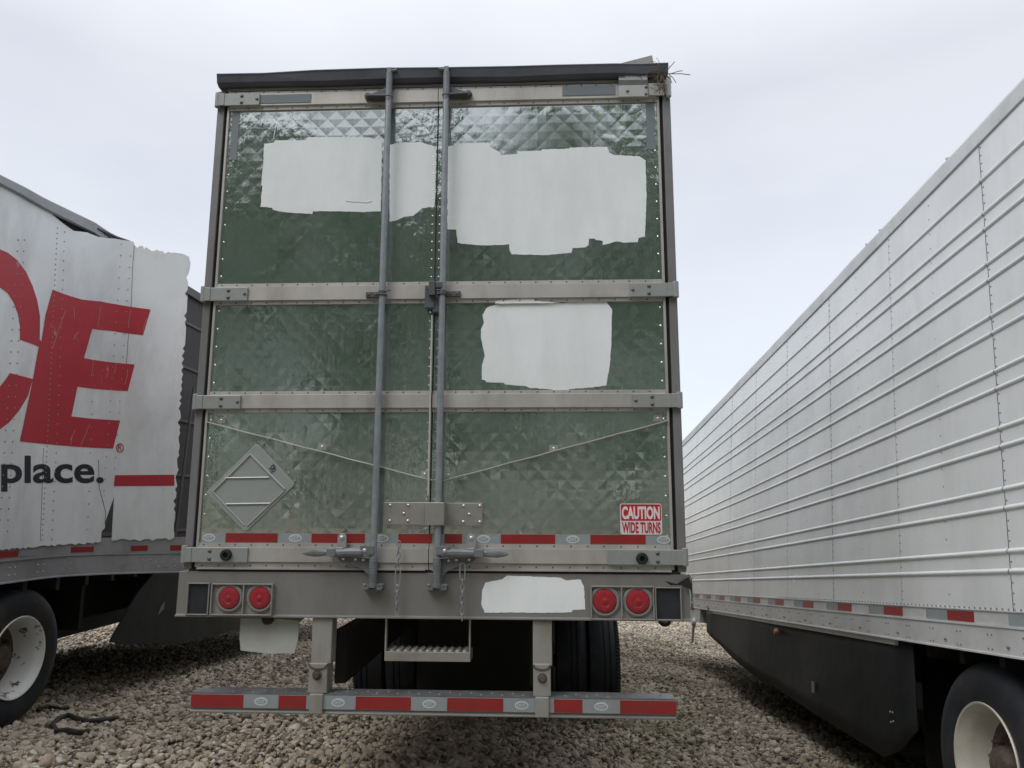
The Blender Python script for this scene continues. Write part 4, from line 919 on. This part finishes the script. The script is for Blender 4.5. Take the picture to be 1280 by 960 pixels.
def lb(x, y): return (x*.20833, 420+y*.20833)
Eo = [lt(422, 460), lt(520, 500), lt(640, 540), lt(800, 555), lt(930, 578), lt(1205, 624), lt(1145, 830), lt(900, 793), lt(735, 775), lb(498, 133), lb(808, 173), lb(766, 332), lb(457, 304), lb(420, 482), lb(720, 508), lb(677, 676), lb(400, 660), lb(116, 632), lb(190, 290), lb(240, 20), lt(330, 880), lt(365, 660)]
Cc = [(-30, 304), lt(0, 140), lt(60, 165), lt(140, 230), lt(205, 320), lt(255, 430), lt(295, 550), lt(318, 680), lt(316, 920), lt(240, 890), lt(155, 862), lt(158, 760), lt(140, 650), lt(105, 560), lt(60, 490), lt(0, 445), (-25, 354), (-52, 385), (-66, 430), (-62, 475), (-42, 503), (-20, 505), lb(0, 300), lb(28, 265), lb(57, 222), lb(195, 258), lb(165, 360), lb(110, 450), lb(50, 520), lb(0, 558), (-35, 552), (-75, 530), (-100, 480), (-104, 420), (-92, 365), (-65, 322)]
b = MB(); sz_poly(b, [[wpx(*p) for p in Eo]], .004); LP_(b.build('letter', LRED))
b = MB(); sz_poly(b, [[wpx(*p) for p in Cc]], .004); LP_(b.build('letter', LRED))
b = MB(); sz_poly(b, [[wpx(*p) for p in ((143.5, 594), (218.3, 593.5), (218, 607.3), (142, 607.6))]], .004); LP_(b.build('red_bar', LRED))
def wall_text(body, u0, v0, u1, v1, m, bold, nm, yb=0.):
    vs, fs = text_tris(body, bold); b = MB()
    q = [wpx(u0+(u1-u0)*x, v1+(v0-v1)*y) for x, y in vs]
    sz_poly(b, [[q[i] for i in f] for f in fs], .004); return LP_(b.build(nm, m))
wall_text('place.', 1, 569.5, 129.5, 614.5, BLACK, .022, 'lettering')
# registered mark ring
b = MB(); pts = [wpos(*wpx(149.8+4.3*math.cos(t*PI/10), 559.8+5.2*math.sin(t*PI/10)), .006) for t in range(21)]; b.path(pts, .0035, 5)
vs, fs = text_tris('R', .01); b.add([wpos(*wpx(147.3+5*x, 563-6.5*y), .006) for x, y in vs], fs); LP_(b.build('registered_mark', LRED))
# rivet rows, seam line on the skin
b = MB()
for (ut, vt, ub, vb, stp) in ((72, 285, 52, 676, 6.5), (81, 290, 64, 676, 12), (152, 305, 128, 640, 14), (163, 320, 143, 590, 14), (30, 300, 8, 676, 14), (22, 300, -2, 676, 14), (116, 470, 109, 670, 16)):
    v = vt
    while v < vb: u = ut+(ub-ut)*(v-vt)/(vb-vt); p = wpos(*wpx(u, v), .0035); b.dome(p, .0065, (1, -.3, 0), .5, 6); v += stp
LP_(b.build('rivets', flat('skin_rivets', (.28, .28, .28), .5)))['kind'] = 'stuff'
b = MB()
for pth in (((168, 306), (166, 330), (164, 380), (161, 410), (157, 470)), ((54, 560), (50, 676)), ((123, 575), (124, 610), (132, 640), (131, 655))):
    b.path([wpos(*wpx(u, v), .0015) for u, v in pth], .003, 4)
LP_(b.build('skin_seam', flat('crease', (.2, .2, .2), .7)))
b = MB()                                         # bare scratches through the lettering
for pth in (((126, 382), (122, 409)), ((163, 388), (160, 410)), ((184, 398), (178, 417)), ((112, 530), (100, 557)), ((92, 538), (87, 550)), ((81, 388), (65, 436)), ((116, 450), (114, 470)), ((145, 455), (143, 466)), ((160, 462), (156, 481)), ((90, 384), (91, 398)), ((96, 415), (89, 424)), ((90, 418), (96, 427))):
    b.path([wpos(*wpx(u+random.uniform(-.5, .5), v), .005) for u, v in (pth[0], ((pth[0][0]+pth[1][0])/2, (pth[0][1]+pth[1][1])/2), pth[1])], .0015, 4)
LP_(b.build('scratches', flat('bare_scratches', (.45, .36, .36), .6)))
# lower band with tape and rail, following the buckle
def wstrip(b, pr, s0=0., s1=None, k=70):
    s1 = s1 if s1 else CS[-1]-.02; n_ = len(pr); vs = []
    for j in range(k+1):
        s = s0+(s1-s0)*j/k
        for (o_, z) in pr: vs.append(wpos(s, z, o_-.0))
    b.add(vs, [(j*n_+i, j*n_+(i+1) % n_, (j+1)*n_+(i+1) % n_, (j+1)*n_+i) for j in range(k) for i in range(n_)]+[tuple(range(n_)), tuple(range(k*n_, k*n_+n_))])
LR0, LR1 = .995, 1.165
b = MB(); wstrip(b, [(-.03, LR1+.001), (-.012, LR1+.001), (-.012, 1.30), (-.03, 1.30)]); LP_(b.build('lower_band', mat('dull_band', (.30, .30, .30), .5, .2, .1, 3, BR, .4, 5)))
b = MB(); wstrip(b, [(-.04, LR0), (.018, LR0), (.018, LR0+.008), (.006, LR0+.014), (.006, LR1-.012), (.018, LR1-.006), (.018, LR1), (-.04, LR1)]); lrail = LP_(b.build('bottom_rail', mat('dull_rail', (.33, .335, .35), .42, .3, .1, 3, BR, .4, 4, .003, 5)))
b = MB()
for (u, v) in ((14, 716), (50, 709.5), (83, 708), (183, 706), (203, 706), (224, 705)):
    s_, z_ = wpx(u, v)
    for ds_ in (-.03, .03):
        for dz in (-.028, .028): b.dome(wpos(s_+ds_, LR0+.085+dz, .006), .007, (1, -.4, 0), .7, 6)
LP_(b.build('rail_bolt', BRBOLT))
for (u0, u1) in ((-40, 24.5), (89, 117), (163, 184), (212, 232)):
    b = MB(); s0, s1 = wpx(u0, 691)[0], wpx(u1, 691)[0]; wstrip(b, [(-.011, 1.185), (-.008, 1.185), (-.008, 1.23), (-.011, 1.23)], s0, s1, 8)
    LP_(b.build('red_tape', TRED))
b = MB(); s0, s1 = wpx(27, 693)[0], wpx(45, 692)[0]; wstrip(b, [(-.011, 1.185), (-.008, 1.185), (-.008, 1.23), (-.011, 1.23)], s0, s1, 5); LP_(b.build('silver_tape', TSIL))
# roof rail, bowed and torn loose, roof, far wall and inner wall exposed beyond the peeled skin
b = MB(); rp = []
for (u, v) in ((-130, 148), (-60, 188), (0, 218), (30, 233), (55, 247), (88, 263), (118, 277.5), (136, 289.5), (150, 297)):
    rp.append(onX(u, v, XL+.02))
vs = []
for i, p in enumerate(rp):
    hgt = .05+.008*i
    for (dx, dz) in ((0, 0), (.012, -.01), (.012, -hgt), (-.01, -hgt-.01), (-.12, -.02), (-.12, .0)): vs.append((p.x+dx, p.y, p.z+dz))
n_ = len(rp); b.add(vs, [(j*6+i, j*6+(i+1) % 6, (j+1)*6+(i+1) % 6, (j+1)*6+i) for j in range(n_-1) for i in range(6)]+[tuple(range(6)), tuple(range((n_-1)*6, n_*6))])
LP_(b.build('roof_rail', ROOFALU))
b = MB(); vs = []
for p in rp: vs += [(p.x-.05, p.y, p.z-.03), (p.x-.05, p.y, p.z-.45), (p.x-.07, p.y, p.z-.45), (p.x-.07, p.y, p.z-.03)]
b.add(vs, [(4*i+k, 4*i+(k+1) % 4, 4*i+4+(k+1) % 4, 4*i+4+k) for i in range(n_-1) for k in range(4)]); LP_(b.build('gap_shade_strip', INNER))  # added dark strip behind the rail, gives the gap its interior shade
b = MB()
for (u, v, u2, v2) in ((122, 286, 162, 302), (130, 292, 166, 304), (135, 293, 141, 305)):
    a, c_ = onX(u, v, XL+.03), onX(u2, v2, XL+.03); b.path([a, (a+c_)/2+Vector((.02, 0, random.uniform(-.02, .02))), c_], .012, 5)
LP_(b.build('torn_flashing', mat('torn_dark_flashing', (.08, .08, .085), .6, .2, .3, 8)))
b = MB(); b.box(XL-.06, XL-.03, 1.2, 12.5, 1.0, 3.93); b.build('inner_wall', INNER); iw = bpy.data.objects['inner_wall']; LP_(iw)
b = MB()
for k in range(16): b.box(XL-.03, XL-.0, 2.75+k*.61, 2.81+k*.61, 1.02, 3.96)
for z in (1.3, 1.9, 2.5, 3.1, 3.6): b.box(XL-.03, XL-.014, 2.6, 12.5, z, z+.03)
b.box(XL-.04, XL+.01, 2.6, 12.5, 3.93, 4.02)
b.path([(XL+.02, 4.1, 1.1), (XL+.04, 4.25, 2.9)], .014, 6)
LP_(b.build('wall_post', mat('grey_post', (.12, .112, .108), .6, .2, .15, 3, (.08, .07, .07), .6, 2)))
b = MB(); b.box(XL-2.5, XL-.06, -1.6, 12.5, 3.86, 3.96); b.box(XL-2.56, XL-2.5, -1.6, 12.5, 1.0, 3.96); b.box(XL-2.5, XL-.06, -1.6, 12.5, 1.0, 1.1); b.box(XL-2.5, XL-.06, 12.4, 12.5, 1.1, 3.86)
LP_(b.build('body', flat('dull_white_body', (.42, .42, .42), .6)))
# black underbody: skirts, chassis, wheel
b = MB(); P_ = [onX(205, 716, XL), onX(172, 745, XL), onX(139.5, 802, XL), onX(155, 803, XL), onX(228, 799, XL), onX(302, 787, XL)]
pts = [(P_[0].y, LR0-.005), (P_[1].y, P_[1].z), (P_[2].y, P_[2].z), (P_[3].y, P_[3].z-.02), (P_[4].y, P_[4].z-.03), (P_[5].y, P_[5].z), (8.5, -.28), (10.5, -.1), (10.8, LR0-.005)]
b.extr(pts, XL-.03, XL-.015); sk_ = LP_(b.build('side_skirt', SKIRT))
b = MB(); s_ = onX(203, 761, XL); b.add([(XL-.012, s_.y-.06, s_.z-.06), (XL-.012, s_.y+.05, s_.z-.01), (XL-.012, s_.y+.07, s_.z+.07), (XL-.012, s_.y-.02, s_.z+.02)], [(0, 1, 2, 3)]); LP_(b.build('skirt_scuff', flat('scuff', (.13, .15, .16), .5)))
b = MB(); b.box(XL-2.5, XL-2.47, 2.3, 11, -.16, LR0); b.box(XL-2.3, XL-.2, 2.9, 2.95, .47, LR0)
for k in range(30): b.box(XL-2.45, XL-.05, -1.3+k*.4, -1.25+k*.4, .88, .99)
for x_ in (.8, 1.7): b.box(XL-x_-.08, XL-x_, -1.5, 11, .6, .88)
for y_ in (1.9, .62): b.tube((XL-.2, y_, .42), (XL-2.3, y_, .42), .07, 12)
b.box(XL-1.9, XL-.6, 2.4, 4.6, .47, .9); LP_(b.build('chassis', UNDER))
for x_, y_ in ((0, 1.9), (.34, 1.9), (2.2, 1.9), (0, .62), (2.2, .62)):
    w_ = bpy.data.objects.new('wheel', None); C.objects.link(w_); w_.parent = LTM; w_.matrix_parent_inverse = Matrix.Translation(-Vector((XL, 1.7, -.09)))
    wheel(w_, (XL-.03-x_, y_, .42), (1 if x_ < 2 else -1, 0, 0), RIMC, deep=.215)

# ------------------------------------------------------------------ litter on the gravel
def gp(u, v):
    d = ray(u, v); t = 1.
    for k in range(60):
        p = CP+d*t; t += (p.z-float(gz(p.x, p.y)))/max(.15, -d.z)*.7
    return CP+d*t
b = MB(); pts = []
for (u, v) in ((46, 893), (60, 889), (74, 891), (86, 890)): p = gp(u, v); pts.append((p.x, p.y, p.z+.035))
b.path(pts, .015, 6); p0 = None
pts = []
for (u, v) in ((110, 921), (98, 923), (84, 920), (70, 921), (65, 913), (72, 905), (84, 900), (94, 904), (108, 908), (126, 907), (146, 904)): p = gp(u, v); pts.append((p.x, p.y, p.z+.04))
b.path(pts, .019, 7); o = b.build('rubber_strap', mat('dirty_strap', (.035, .035, .032), .8, 0, .3, 20, (.12, .1, .08), .4, 20), smooth=True)
tag(o, 'looped dirty black rubber strap lying on the gravel beside the left trailer', 'strap')
